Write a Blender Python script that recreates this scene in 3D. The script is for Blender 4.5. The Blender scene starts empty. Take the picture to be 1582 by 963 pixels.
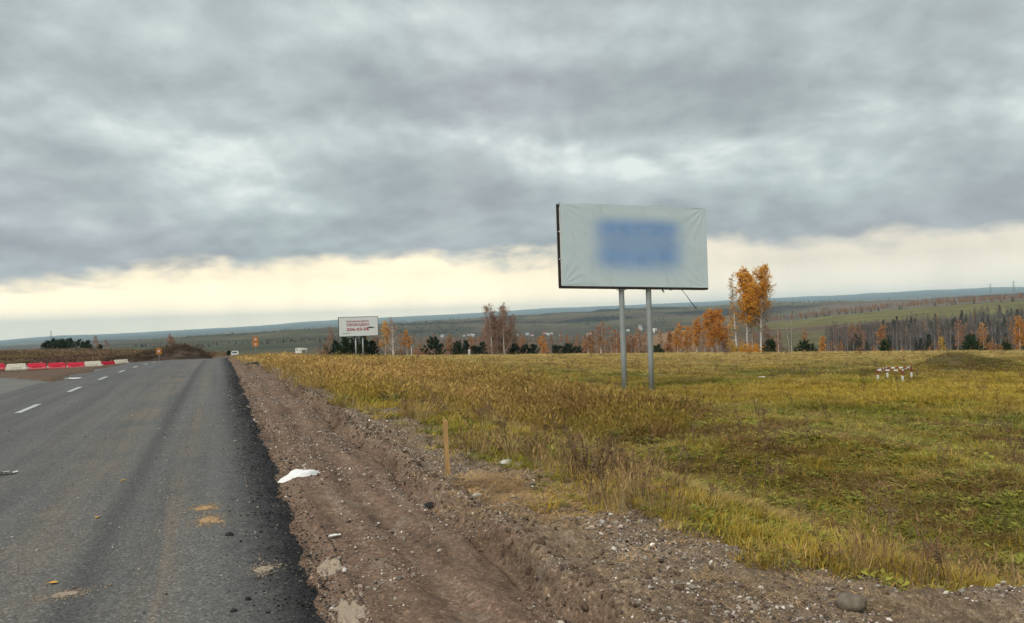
import bpy, math, random
import numpy as np
from mathutils import Matrix, Vector

S = bpy.context.scene
COL = S.collection
rng = np.random.default_rng(7)

# ------------------------------------------------------------------ camera
F_PX, CX, CY = 1195.0, 791.0, 481.5          # focal length and centre in photo pixels (1582 wide)
EYE, ROLL, PITCH = 1.65, math.radians(1.8), math.radians(0.65)
fwd = Vector((0, math.cos(PITCH), math.sin(PITCH)))
up0 = Vector((0, -math.sin(PITCH), math.cos(PITCH)))
xax = Vector((1, 0, 0))
upv = up0 * math.cos(ROLL) + xax * math.sin(ROLL)
rgt = xax * math.cos(ROLL) - up0 * math.sin(ROLL)
cam_d = bpy.data.cameras.new("camera")
cam = bpy.data.objects.new("camera", cam_d)
COL.objects.link(cam)
cam_d.sensor_width = 36.0
cam_d.lens = 36.0 * F_PX / 1582.0
cam_d.clip_start = 0.05
cam_d.clip_end = 60000
M = Matrix.Identity(4)
for i in range(3):
    M[i][0], M[i][1], M[i][2] = rgt[i], upv[i], -fwd[i]
M[2][3] = EYE
cam.matrix_world = M
S.camera = cam
S.render.resolution_x, S.render.resolution_y = 1024, 623
S.view_settings.view_transform = 'Standard'
S.view_settings.look = 'None'
S.view_settings.exposure = 0.85
S.view_settings.gamma = 1.0
S.cycles.use_denoising = True
S.cycles.max_bounces = 6
S.cycles.transparent_max_bounces = 8
S.cycles.volume_bounces = 1
S.cycles.use_adaptive_sampling = True

# ------------------------------------------------------------------ sun
SUN_EL, SUN_AZ = math.radians(48), math.radians(215)      # behind the photographer, to the left
sun_d = bpy.data.lights.new("sun", 'SUN')
sun_d.energy = 1.5
sun_d.angle = math.radians(35)
sun_d.color = (1.0, 0.95, 0.88)
sun = bpy.data.objects.new("sun", sun_d)
COL.objects.link(sun)
sd = Vector((math.sin(SUN_AZ) * math.cos(SUN_EL), math.cos(SUN_AZ) * math.cos(SUN_EL), math.sin(SUN_EL)))
sun.rotation_euler = (-sd).to_track_quat('-Z', 'Y').to_euler()


# ------------------------------------------------------------------ node helper
class NT:
    def __init__(self, tree):
        self.t = tree

    def n(self, typ, **kw):
        nd = self.t.nodes.new(typ)
        for k, v in kw.items():
            setattr(nd, k, v)
        return nd

    def set(self, sock, v):
        if v is None:
            return
        if isinstance(v, bpy.types.NodeSocket):
            self.t.links.new(v, sock)
        elif isinstance(v, (tuple, list)) and len(v) == 3 and sock.type == 'RGBA':
            sock.default_value = (*v, 1)
        else:
            sock.default_value = v

    def math(self, op, a, b=None, c=None, clamp=False):
        nd = self.n('ShaderNodeMath', operation=op, use_clamp=clamp)
        for i, v in enumerate((a, b, c)):
            if v is not None:
                self.set(nd.inputs[i], v)
        return nd.outputs[0]

    def noise(self, vec, scale, detail=4, rough=0.5, dist=0.0, col=False, lac=2.0):
        nd = self.n('ShaderNodeTexNoise')
        if vec is not None:
            self.set(nd.inputs['Vector'], vec)
        nd.inputs['Scale'].default_value = scale
        nd.inputs['Detail'].default_value = detail
        nd.inputs['Roughness'].default_value = rough
        nd.inputs['Distortion'].default_value = dist
        nd.inputs['Lacunarity'].default_value = lac
        return nd.outputs['Color' if col else 'Fac']

    def mix(self, f, a, b, blend='MIX'):
        nd = self.n('ShaderNodeMix', data_type='RGBA', blend_type=blend)
        self.set(nd.inputs[0], f)
        self.set(nd.inputs[6], a)
        self.set(nd.inputs[7], b)
        return nd.outputs[2]

    def ramp(self, f, stops, interp='LINEAR'):
        nd = self.n('ShaderNodeValToRGB')
        cr = nd.color_ramp
        cr.interpolation = interp
        while len(cr.elements) < len(stops):
            cr.elements.new(0.5)
        for e, (p, c) in zip(cr.elements, stops):
            e.position = p
            e.color = (c, c, c, 1) if not isinstance(c, (tuple, list)) else (*c, 1)
        self.set(nd.inputs[0], f)
        return nd.outputs[0]

    def maprange(self, v, a, b, c=0.0, d=1.0, smooth=True):
        nd = self.n('ShaderNodeMapRange')
        if smooth:
            nd.interpolation_type = 'SMOOTHSTEP'
        self.set(nd.inputs[0], v)
        for i, x in zip((1, 2, 3, 4), (a, b, c, d)):
            self.set(nd.inputs[i], x)
        return nd.outputs[0]

    def sep(self, v):
        nd = self.n('ShaderNodeSeparateXYZ')
        self.set(nd.inputs[0], v)
        return nd.outputs

    def comb(self, x, y, z):
        nd = self.n('ShaderNodeCombineXYZ')
        for i, v in enumerate((x, y, z)):
            self.set(nd.inputs[i], v)
        return nd.outputs[0]


# ------------------------------------------------------------------ sky
W = bpy.data.worlds.new("World")
S.world = W
W.use_nodes = True
W.node_tree.nodes.clear()
w = NT(W.node_tree)
geo = w.n('ShaderNodeTexCoord')
D = geo.outputs['Generated']
sx, sy, sz = w.sep(D)
el = w.math('MULTIPLY', w.math('ARCSINE', sz), 57.2958)
az = w.math('MULTIPLY', w.math('ARCTAN2', sx, sy), 57.2958)
zc = w.math('MAXIMUM', sz, 0.0)
den = w.math('ADD', zc, 0.36)
P = w.comb(w.math('DIVIDE', sx, den), w.math('MULTIPLY', w.math('DIVIDE', sy, den), 0.95), 0.0)
Pm = w.n('ShaderNodeMapping')
w.set(Pm.inputs[0], P)
Pm.inputs['Location'].default_value = (14.2, 9.7, 0)
P = Pm.outputs[0]
Pl = w.n('ShaderNodeMapping')
w.set(Pl.inputs[0], P)
Pl.inputs['Location'].default_value = (0.02, -0.045, 0)
Pl = Pl.outputs[0]
n_big = w.noise(P, 1.1, 3, 0.5, 0.2)
n_mid = w.noise(P, 2.0, 10, 0.52, 0.10)
n_lit = w.noise(Pl, 2.0, 10, 0.52, 0.10)
n_fine = w.noise(P, 7.0, 7, 0.55, 0.3)
relief = w.math('SUBTRACT', n_lit, n_mid)            # lumps of the deck catch light on one flank
# the deck: its bands lie roughly level over the horizon and undulate
elw = w.math('ADD', el, w.math('MULTIPLY', w.math('SUBTRACT', n_big, 0.5), 11.0))
elw = w.math('ADD', elw, w.math('MULTIPLY', w.math('SUBTRACT', n_mid, 0.5), 9.0))
elw = w.math('ADD', elw, w.math('MULTIPLY', az, 0.045))
band = w.ramp(w.math('DIVIDE', elw, 40.0),
              [(0.0, 0.46), (0.09, 0.40), (0.15, 0.20), (0.20, 0.36), (0.25, 0.78), (0.32, 0.86), (0.355, 0.46),
               (0.42, 0.26), (0.50, 0.44), (0.62, 0.58), (1.0, 0.5)], 'B_SPLINE')
val = w.math('ADD', band, w.math('MULTIPLY', w.math('SUBTRACT', n_mid, 0.5), 1.9))
val = w.math('ADD', val, w.math('MULTIPLY', relief, 4.2))
val = w.math('ADD', val, w.math('MULTIPLY', w.math('SUBTRACT', n_fine, 0.5), 0.72))
val = w.math('ADD', w.math('MULTIPLY', val, 0.78), 0.11, clamp=True)
cloud = w.ramp(val, [(0.0, (1.72, 1.94, 2.06)), (0.28, (2.10, 2.36, 2.47)), (0.55, (2.66, 3.02, 3.07)),
                     (0.8, (3.45, 3.9, 3.84)), (1.0, (4.6, 5.0, 4.85))])
tintv = w.noise(P, 0.9, 2, 0.5)
cloud = w.mix(w.maprange(tintv, 0.5, 0.68, 0.0, 0.5), cloud, w.mix(1.0, cloud, (1.07, 0.95, 1.02), 'MULTIPLY'))
# clear strip under the deck: the Nishita sky seen through bright haze
sky = w.n('ShaderNodeTexSky', sky_type='NISHITA')
sky.sun_disc = False
sky.sun_elevation = SUN_EL
sky.sun_rotation = SUN_AZ
sky.air_density, sky.dust_density, sky.ozone_density = 1.0, 3.0, 1.0
cream_w = w.maprange(az, -5, 22)
cream = w.mix(cream_w, (11.8, 9.6, 6.3), (7.8, 6.8, 5.3))
veil = w.noise(w.comb(w.math('MULTIPLY', az, 0.22), w.math('MULTIPLY', el, 0.10), 0.0), 1.0, 4, 0.6)
cream = w.mix(1.0, cream, w.ramp(w.maprange(el, 0.0, 3.6, 0.0, 1.0, False), [(0.0, 1.55), (1.0, 0.80)]), 'MULTIPLY')
cream = w.mix(1.0, cream, w.ramp(veil, [(0.3, 0.86), (0.7, 1.04)]), 'MULTIPLY')
strip = w.mix(0.90, sky.outputs[0], cream)
edge = w.math('ADD', w.math('ADD', el, w.math('MULTIPLY', w.math('SUBTRACT', n_mid, 0.5), 4.6)),
              w.math('MULTIPLY', w.math('SUBTRACT', n_fine, 0.5), 3.0))
thr = w.maprange(az, -36, -4, 3.1, 4.6)
deck = w.maprange(w.math('SUBTRACT', edge, thr), -0.8, 0.9)
full = w.mix(deck, strip, cloud)
below = w.maprange(el, -4, -0.5)
full = w.mix(below, (1.6, 1.6, 1.5), full)
bg = w.n('ShaderNodeBackground')
w.set(bg.inputs[0], full)
bg.inputs[1].default_value = 0.1
wo = w.n('ShaderNodeOutputWorld')
w.t.links.new(bg.outputs[0], wo.inputs[0])


# ------------------------------------------------------------------ numpy noise
def _hash(ix, iy, seed):
    h = (ix.astype(np.int64) * 374761393 + iy.astype(np.int64) * 668265263 + seed * 1274126177) & 0x7fffffff
    h = ((h ^ (h >> 13)) * 1274126177) & 0x7fffffff
    return ((h ^ (h >> 16)) & 0xffff) / 65535.0


def vnoise(x, y, seed=0):
    x, y = np.asarray(x, float), np.asarray(y, float)
    ix, iy = np.floor(x), np.floor(y)
    fx, fy = x - ix, y - iy
    fx, fy = fx * fx * (3 - 2 * fx), fy * fy * (3 - 2 * fy)
    a, b = _hash(ix, iy, seed), _hash(ix + 1, iy, seed)
    c, d = _hash(ix, iy + 1, seed), _hash(ix + 1, iy + 1, seed)
    return (a * (1 - fx) + b * fx) * (1 - fy) + (c * (1 - fx) + d * fx) * fy


def fbm(x, y, seed=0, oct=4, gain=0.5):
    s, a, t = 0.0, 1.0, 0.0
    for k in range(oct):
        s = s + a * vnoise(np.asarray(x) * 2 ** k, np.asarray(y) * 2 ** k, seed + 17 * k)
        t += a
        a *= gain
    return s / t


def sst(x, a, b):
    t = np.clip((np.asarray(x, float) - a) / (b - a), 0, 1)
    return t * t * (3 - 2 * t)


# ------------------------------------------------------------------ terrain functions
CA, SA = 0.935, 0.355           # the road runs along (-SA, CA); u is metres to the right of its asphalt edge


def to_uv(X, Y):
    return (X - 0.57) * CA + Y * SA, -(X - 0.57) * SA + Y * CA


def road_shift(v):
    return 2.4e-4 * np.maximum(0, np.asarray(v, float) - 60) ** 2


def to_xy(u, v):
    u = u + road_shift(v)
    return 0.57 + CA * u - SA * v, SA * u + CA * v


def profile(Y):
    Y = np.asarray(Y, float)
    p = -0.00045 * (np.clip(Y, 22, 66) - 22) ** 2
    return p - 0.0355 * np.maximum(0, Y - 66)


def left_fall(u, Y):
    return np.interp(-np.asarray(u), [6.5, 11, 16, 22, 40, 90], [0, -0.42, -0.62, -0.66, -0.95, -1.6]) * (0.12 + 0.88 * sst(Y, 28, 58)) - 0.5 * sst(Y, 84, 103) * sst(-np.asarray(u), 7, 11)


def apron_limit(u):
    return np.interp(u, [-60, -20, -9.1, -7.9, -6], [125, 60, 39, 36, 32])


def shoulder_edge(v):
    return np.interp(v, [-6, 1, 3, 4.2, 5, 7, 12.5, 24, 60, 260], [7.0, 6.4, 5.0, 3.8, 3.35, 2.95, 2.7, 2.0, 1.5, 1.5])


BUMPS = [  # x, y, rx, ry, height: old earth heaps in the field
    (22.6, 40.0, 1.5, 1.5, 0.80), (24.3, 39.0, 1.5, 1.5, 0.4), (18.2, 38.5, 1.6, 1.2, 0.28),
    (9.5, 17.5, 2.4, 1.6, 0.16), (3.6, 13.5, 1.6, 1.2, 0.12), (13.0, 24.0, 2.6, 1.8, 0.16), (11.5, 12.0, 1.8, 1.4, 0.18)]

XS = [-1200, -300, 0, 100, 190, 300, 380, 450, 520, 640, 700, 800, 850, 940, 1000, 1040, 1120, 1200, 1280, 1430, 1582, 2000, 3000]
KN = {
    200: [-29, -29, -29, -29, -33, -40, -41, -54, -62, -74, -76, -78, -80, -82, -84, -85, -86, -88, -92, -97, -102, -102, -102],
    450: [-31, -31, -31, -30, -31, -37, -39, -40, -36, -38, -40, -42, -44, -48, -52, -55, -60, -64, -68, -75, -80, -80, -80],
    1300: [-29, -29, -29, -27, -22, -24, -22, -19, -19, -24, -26, -27, -28, -30, -30, -24, -19, -17, -10.5, -2, 4, 8, 8],
    1900: [-29, -29, -28, -25, -17.5, -10.5, -9, -4.5, -2.5, -16, -19, -22, -23, -24, -24, -25, -26, -23, -16, -8, -1, 3, 3],
    3200: [-20, -20, -20, -18, -16, -13, -10, -7, -5, 2.7, 3.8, 4.7, 6, 10, 11, 11, 10.5, 11, 12, 14, 18, 20, 20],
    6000: [-16, -16, -16, -14, -12, -10, -8, -6, -6, -4, -4, -2, 0, 2, 4, 4, 4, 5, 6, 8, 10, 12, 12],
    22000: [-6, -6, -6, -1.3, -1.5, 1.4, 3.3, 6.3, 9.3, 11.5, 12, 15.5, 17, 17.3, 18, 18.5, 20, 22, 22.5, 26.5, 27, 28, 20],
    26000: [-12, -12, -12, -8, -8, -6, -5, -4, 0, 2, 2, 4, 6, 8, 9, 9, 10, 10, 11, 14, 15, 15, 10],
}
KR = sorted(KN)


def ground(X, Y, detail=True):
    X, Y = np.asarray(X, float), np.asarray(Y, float)
    u, v = to_uv(X, Y)
    us = u - road_shift(v)
    r0 = profile(Y)
    # right of the road: shoulder, shallow ditch, field
    nearc = np.interp(us, [0, 2.9, 4.4, 5.6, 6.8, 8, 9.4, 11, 14.5, 22, 40, 400], [0, -0.12, -0.45, -0.92, -1.0, -0.86, -0.70, -0.80, -1.25, -1.4, -1.6, -6])
    farc = -0.024 * np.maximum(us, 0)
    Fk = 1 - sst(Y, 30, 78)
    zr = farc + (nearc - farc) * Fk
    zl = left_fall(us, Y)
    z = r0 + np.where(us > 0, zr, zl)
    for bx, by, rx, ry, h in BUMPS:
        z = z + h * np.exp(-(((X - bx) / rx) ** 2 + ((Y - by) / ry) ** 2))
    R = np.hypot(X, Y)
    if detail:
        m = sst(us, 2.4, 5.5) + sst(-us, 8, 14)
        z = z + m * ((fbm(X * 0.9, Y * 0.9, 3, 3) - 0.5) * 0.16 + (fbm(X * 0.22, Y * 0.22, 5, 2) - 0.5) * 0.22)
    # distance: ridges given as height over the horizon at several distances
    far = R > 90
    if np.any(far):
        a = np.arctan2(X, Y)
        ac = np.clip(a, -1.2, 1.2)
        px = CX + F_PX * np.tan(ac)
        lr = np.log(np.maximum(R, 100))
        Ks = np.array([np.interp(px, XS, KN[k]) for k in KR])
        rat = np.array(Ks[0])
        for i in range(len(KR) - 1):
            l0, l1 = math.log(KR[i]), math.log(KR[i + 1])
            t = sst(lr, l0, l1)
            rat = np.where(lr > l0, Ks[i] + (Ks[i + 1] - Ks[i]) * t, rat)
        rat = rat * np.cos(ac) / F_PX
        hill = (fbm(X / 420, Y / 420, 11, 4) - 0.5)
        rat = rat + hill * np.interp(R, [150, 500, 1500, 3200, 9000, 20000], [0, 0.003, 0.008, 0.0095, 0.002, 0.0006])
        rat = rat + (fbm(a * 60, lr * 6, 23, 4) - 0.5) * np.interp(R, [900, 2000, 3500, 20000], [0, 0.0020, 0.0030, 0.0014])
        zf = EYE + R * rat
        tb = sst(lr, math.log(95), math.log(200))
        z = z * (1 - tb) + zf * tb
    return z


def at(px, dist):
    """Point on the ground at a photo column and a distance along the view axis."""
    X, Y = (px - CX) / F_PX * dist, dist
    return X, Y, float(ground(np.array([X]), np.array([Y]))[0])


def hor(px):
    return 519.8 - 0.0314 * px


# ------------------------------------------------------------------ mesh helpers
def link(name, me, parent=None, mats=()):
    for m in mats:
        me.materials.append(m)
    o = bpy.data.objects.new(name, me)
    COL.objects.link(o)
    if parent is not None:
        o.parent = parent
    return o


class MB:
    """Collects vertices and faces of any size, then links them as one mesh."""
    def __init__(self):
        self.v, self.f, self.m, self.n = [], [], [], 0

    def add(self, V, F, mi=0):
        V = np.asarray(V, float).reshape(-1, 3)
        self.v.append(V)
        if isinstance(F, np.ndarray):
            self.f.append(F + self.n)
        else:
            for face in F:
                self.f.append(np.asarray([face]) + self.n)
        k = len(F)
        self.m.append(np.full(k, mi, np.int32))
        self.n += len(V)
        return self

    def box(self, c, s, mi=0, rot=None, taper=(1, 1)):
        x, y, z = np.array(s) / 2
        V = np.array([[-x, -y, -z], [x, -y, -z], [x, y, -z], [-x, y, -z],
                      [-x * taper[0], -y * taper[1], z], [x * taper[0], -y * taper[1], z], [x * taper[0], y * taper[1], z], [-x * taper[0], y * taper[1], z]])
        if rot is not None:
            V = V @ np.array(rot).T
        F = np.array([[0, 3, 2, 1], [4, 5, 6, 7], [0, 1, 5, 4], [1, 2, 6, 5], [2, 3, 7, 6], [3, 0, 4, 7]])
        return self.add(V + np.array(c), F, mi)

    def tube(self, pts, rad, sides=6, mi=0, cap=True):
        pts = np.asarray(pts, float)
        n = len(pts)
        rad = np.broadcast_to(np.asarray(rad, float), (n,))
        T = np.gradient(pts, axis=0)
        T /= np.linalg.norm(T, axis=1)[:, None] + 1e-9
        ref = np.where(np.abs(T[:, 2:3]) > 0.9, [[1.0, 0, 0]], [[0, 0, 1.0]])
        A = np.cross(T, ref)
        A /= np.linalg.norm(A, axis=1)[:, None] + 1e-9
        if n > 1:
            for i in range(1, n):
                a = A[i - 1] - T[i] * np.dot(A[i - 1], T[i])
                A[i] = a / (np.linalg.norm(a) + 1e-9)
        B = np.cross(T, A)
        th = np.arange(sides) * 2 * math.pi / sides
        V = (pts[:, None] + rad[:, None, None] * (np.cos(th)[None, :, None] * A[:, None] + np.sin(th)[None, :, None] * B[:, None])).reshape(-1, 3)
        i, j = np.meshgrid(np.arange(n - 1), np.arange(sides), indexing='ij')
        i, j = i.ravel(), j.ravel()
        jn = (j + 1) % sides
        F = np.stack([i * sides + j, i * sides + jn, (i + 1) * sides + jn, (i + 1) * sides + j], 1)
        self.add(V, F, mi)
        if cap:
            base = self.n - len(V)
            self.f.append(np.array([list(range((n - 1) * sides, n * sides))]) + base)
            self.f.append(np.array([list(range(sides))[::-1]]) + base)
            self.m.append(np.full(2, mi, np.int32))
        return self

    def mesh(self, name, smooth=False):
        me = bpy.data.meshes.new(name)
        V = np.concatenate(self.v)
        me.vertices.add(len(V))
        me.vertices.foreach_set('co', V.ravel())
        sizes = np.concatenate([np.full(len(f), f.shape[1], np.int32) for f in self.f])
        loops = np.concatenate([f.ravel() for f in self.f]).astype(np.int32)
        me.loops.add(len(loops))
        me.loops.foreach_set('vertex_index', loops)
        me.polygons.add(len(sizes))
        me.polygons.foreach_set('loop_start', np.concatenate([[0], np.cumsum(sizes)[:-1]]).astype(np.int32))
        mi = np.concatenate(self.m)
        me.polygons.foreach_set('material_index', mi)
        me.polygons.foreach_set('use_smooth', np.full(len(sizes), smooth))
        me.update(calc_edges=True)
        me.validate()
        return me

    def build(self, name, mats, parent=None, smooth=False):
        if not isinstance(mats, (list, tuple)):
            mats = [mats]
        return link(name, self.mesh(name, smooth), parent, mats)


def grid_mesh(name, X, Y, Z, smooth=True):
    n, m = X.shape
    i, j = np.meshgrid(np.arange(n - 1), np.arange(m - 1), indexing='ij')
    a = (i * m + j).ravel()
    F = np.stack([a, a + 1, a + m + 1, a + m], 1)
    b = MB()
    b.add(np.stack([X, Y, Z], -1).reshape(-1, 3), F)
    return b.mesh(name, smooth)


def tag(o, label, cat, group=None, kind=None):
    o['label'] = label
    o['category'] = cat
    if group:
        o['group'] = group
    if kind:
        o['kind'] = kind
    return o


def struct(o, label=None):
    o['kind'] = 'structure'
    if label:
        o['label'] = label
    return o


def empty(name, loc, rz=0.0):
    o = bpy.data.objects.new(name, None)
    o.empty_display_size = 0.3
    COL.objects.link(o)
    o.location = loc
    o.rotation_euler = (0, 0, rz)
    return o


def copy_tree(o, parent=None):
    c = o.copy()
    COL.objects.link(c)
    if parent is not None:
        c.parent = parent
    for ch in list(o.children):
        copy_tree(ch, c)
    return c


def vattr(me, name, arr, typ='FLOAT'):
    a = me.attributes.new(name, 'FLOAT_COLOR' if typ == 'COLOR' else typ, 'POINT')
    if typ == 'COLOR':
        arr = np.concatenate([arr, np.ones((len(arr), 1))], 1)
        a.data.foreach_set('color', arr.astype(np.float32).ravel())
    elif typ == 'FLOAT_VECTOR':
        a.data.foreach_set('vector', arr.astype(np.float32).ravel())
    else:
        a.data.foreach_set('value', arr)


# ------------------------------------------------------------------ materials
def material(name):
    m = bpy.data.materials.new(name)
    m.use_nodes = True
    m.node_tree.nodes.clear()
    t = NT(m.node_tree)
    b = t.n('ShaderNodeBsdfPrincipled')
    o = t.n('ShaderNodeOutputMaterial')
    t.t.links.new(b.outputs[0], o.inputs[0])
    return m, t, b, o


def bump(t, b, h, strength=0.5, dist=0.02):
    nd = t.n('ShaderNodeBump')
    nd.inputs['Strength'].default_value = strength
    nd.inputs['Distance'].default_value = dist
    t.set(nd.inputs['Height'], h)
    t.t.links.new(nd.outputs[0], b.inputs['Normal'])


def plain(name, col, rough=0.6, var=0.12, scale=6.0, metal=0.0, spec=0.4, bumpy=0.0):
    m, t, b, o = material(name)
    tc = t.n('ShaderNodeTexCoord').outputs['Object']
    n = t.noise(tc, scale, 5, 0.6)
    c = t.mix(n, tuple(max(0, x * (1 - var * 1.6)) for x in col), tuple(x * (1 + var * 1.6) for x in col))
    t.set(b.inputs['Base Color'], c)
    b.inputs['Roughness'].default_value = rough
    b.inputs['Metallic'].default_value = metal
    b.inputs['Specular IOR Level'].default_value = spec
    if bumpy:
        bump(t, b, t.noise(tc, scale * 4, 4, 0.6), bumpy, 0.01)
    return m


def instancer_mat(name, trans=0.25, rough=0.7, spec=0.2):
    """Colour of a scattered plant: its own tint, varied blade by blade."""
    m, t, b, o = material(name)
    a = t.n('ShaderNodeAttribute', attribute_type='INSTANCER', attribute_name='tint')
    s = t.n('ShaderNodeAttribute', attribute_type='GEOMETRY', attribute_name='blade')
    c = t.mix(1.0, a.outputs['Color'], s.outputs['Color'], 'MULTIPLY')
    t.set(b.inputs['Base Color'], c)
    b.inputs['Roughness'].default_value = rough
    b.inputs['Specular IOR Level'].default_value = spec
    if trans:
        tr = t.n('ShaderNodeBsdfTranslucent')
        t.set(tr.inputs[0], c)
        mx = t.n('ShaderNodeMixShader')
        mx.inputs[0].default_value = trans
        t.t.links.new(b.outputs[0], mx.inputs[1])
        t.t.links.new(tr.outputs[0], mx.inputs[2])
        t.t.links.new(mx.outputs[0], o.inputs[0])
    return m


# ground: zone colour per vertex, grain by noise
m_ground, t, b, o = material("ground")
tc = t.n('ShaderNodeNewGeometry').outputs['Position']
zone = t.n('ShaderNodeAttribute', attribute_type='GEOMETRY', attribute_name='zone').outputs['Color']
farm = t.n('ShaderNodeAttribute', attribute_type='GEOMETRY', attribute_name='far').outputs['Fac']
n1 = t.noise(tc, 2.2, 6, 0.65)
n2 = t.noise(tc, 26.0, 4, 0.7)
nf = t.noise(tc, 0.02, 8, 0.7)
g = t.mix(1.0, zone, t.ramp(n1, [(0.3, 0.72), (0.7, 1.25)]), 'MULTIPLY')
g = t.mix(1.0, g, t.ramp(n2, [(0.3, 0.7), (0.7, 1.3)]), 'MULTIPLY')
gf = t.mix(1.0, zone, t.ramp(nf, [(0.32, 0.6), (0.7, 1.4)]), 'MULTIPLY')
t.set(b.inputs['Base Color'], t.mix(farm, g, gf))
b.inputs['Roughness'].default_value = 0.95
b.inputs['Specular IOR Level'].default_value = 0.1
bump(t, b, n2, 0.6, 0.03)

# asphalt: UV is (u, v) in metres along the road
m_road, t, b, o = material("asphalt")
uv = t.n('ShaderNodeUVMap', uv_map='road').outputs[0]
uu, vv, _ = t.sep(uv)
pos = t.n('ShaderNodeNewGeometry').outputs['Position']
along = t.comb(uu, t.math('MULTIPLY', vv, 0.03), 0.0)
streak = t.noise(along, 2.6, 4, 0.6)
streak2 = t.noise(along, 9.0, 3, 0.6)
patch = t.noise(pos, 0.55, 4, 0.6)
agg = t.n('ShaderNodeTexVoronoi')
t.set(agg.inputs['Vector'], pos)
agg.inputs['Scale'].default_value = 62.0
aggv = t.sep(agg.outputs['Color'])[0]
fine = t.noise(pos, 210.0, 2, 0.6)
col = t.mix(t.ramp(streak, [(0.35, 0.0), (0.68, 1.0)]), (0.098, 0.097, 0.094), (0.138, 0.135, 0.128))
# dust carried onto the outer wheel tracks
def trk(c, wd):
    return t.math('SUBTRACT', 1.0, t.maprange(t.math('ABSOLUTE', t.math('SUBTRACT', uu, c)), 0.0, wd), clamp=True)
dust = t.math('ADD', t.math('MULTIPLY', trk(-1.95, 0.55), 0.7), t.math('MULTIPLY', trk(-0.95, 0.22), 0.6))
dust = t.math('ADD', dust, t.math('MULTIPLY', trk(-2.9, 0.5), 0.25))
dust = t.math('MULTIPLY', dust, t.maprange(patch, 0.3, 0.62))
dust = t.math('MULTIPLY', dust, t.maprange(streak2, 0.32, 0.6))
col = t.mix(t.math('MULTIPLY', dust, 0.85), col, (0.21, 0.165, 0.120))
front = t.math('MULTIPLY', t.maprange(patch, 0.42, 0.66), t.maprange(uu, -4.2, -2.0))
col = t.mix(t.math('MULTIPLY', front, 0.18), col, (0.18, 0.155, 0.125))
# the newly laid strip along the edge: black, coarse
wob = t.math('ADD', uu, t.math('MULTIPLY', t.math('SUBTRACT', t.noise(pos, 3.0, 4, 0.7), 0.5), 0.30))
dark = t.maprange(wob, -0.66, -0.04)
col = t.mix(t.math('MULTIPLY', dark, 0.92), col, (0.018, 0.018, 0.018))
trackd = t.math('MULTIPLY', trk(-1.42, 0.20), 0.5)
col = t.mix(trackd, col, (0.05, 0.05, 0.05))
col = t.mix(1.0, col, t.ramp(aggv, [(0.0, 0.66), (0.75, 1.12), (0.93, 1.28), (1.0, 1.8)]), 'MULTIPLY')
t.set(b.inputs['Base Color'], col)
b.inputs['Roughness'].default_value = 0.88
b.inputs['Specular IOR Level'].default_value = 0.25
hh = t.math('ADD', t.math('MULTIPLY', agg.outputs['Distance'], -1.0), t.math('MULTIPLY', fine, 0.25))
bump(t, b, hh, 0.8, 0.006)

m_old, t, b, o = material("worn_asphalt")
pos = t.n('ShaderNodeNewGeometry').outputs['Position']
c = t.mix(t.noise(pos, 0.8, 6, 0.65), (0.115, 0.115, 0.105), (0.165, 0.158, 0.14))
c = t.mix(t.maprange(t.noise(pos, 0.35, 5, 0.6), 0.55, 0.72, 0, 0.6), c, (0.22, 0.19, 0.14))
t.set(b.inputs['Base Color'], c)
b.inputs['Roughness'].default_value = 0.9
bump(t, b, t.noise(pos, 60, 4, 0.7), 0.5, 0.006)

# dirt shoulder: packed reddish soil near the road, grey gravelly spoil further out
m_dirt, t, b, o = material("dirt")
uv = t.n('ShaderNodeUVMap', uv_map='road').outputs[0]
uu, vv, _ = t.sep(uv)
pos = t.n('ShaderNodeNewGeometry').outputs['Position']
n1 = t.noise(pos, 3.2, 6, 0.65)
n2 = t.noise(pos, 38, 5, 0.7)
n3 = t.noise(pos, 0.7, 4, 0.6)
red = t.mix(n1, (0.140, 0.086, 0.057), (0.255, 0.170, 0.118))
grey = t.mix(n1, (0.155, 0.105, 0.064), (0.285, 0.212, 0.140))
outw = t.math('ADD', uu, t.math('MULTIPLY', t.math('SUBTRACT', n3, 0.5), 1.6))
c = t.mix(t.maprange(outw, 1.2, 1.8), red, grey)
damp = t.noise(t.comb(t.math('MULTIPLY', uu, 5.0), t.math('MULTIPLY', vv, 0.45), 0.0), 1.0, 5, 0.6)
c = t.mix(t.maprange(damp, 0.50, 0.66, 0, 0.6), c, (0.085, 0.060, 0.043))
c = t.mix(t.maprange(damp, 0.46, 0.34, 0, 0.45), c, (0.30, 0.225, 0.165))
pale = t.maprange(t.noise(pos, 1.5, 5, 0.55), 0.60, 0.70, 0, 0.45)
c = t.mix(pale, c, (0.30, 0.245, 0.19))
vor = t.n('ShaderNodeTexVoronoi')
t.set(vor.inputs['Vector'], pos)
vor.inputs['Scale'].default_value = 42
vc = t.sep(vor.outputs['Color'])[0]
c = t.mix(1.0, c, t.ramp(vc, [(0.0, 0.82), (0.8, 1.06), (1.0, 1.45)]), 'MULTIPLY')
c = t.mix(1.0, c, t.ramp(n2, [(0.25, 0.55), (0.75, 1.42)]), 'MULTIPLY')
c = t.mix(1.0, c, t.ramp(t.noise(pos, 120, 3, 0.7), [(0.3, 0.5), (0.6, 1.1), (0.72, 2.4)]), 'MULTIPLY')
c = t.mix(1.0, c, t.ramp(t.noise(pos, 9, 5, 0.7), [(0.3, 0.72), (0.7, 1.25)]), 'MULTIPLY')
t.set(b.inputs['Base Color'], c)
b.inputs['Roughness'].default_value = 0.95
b.inputs['Specular IOR Level'].default_value = 0.12
bump(t, b, t.math('ADD', n2, t.math('MULTIPLY', vor.outputs['Distance'], -0.2)), 0.55, 0.02)

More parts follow.
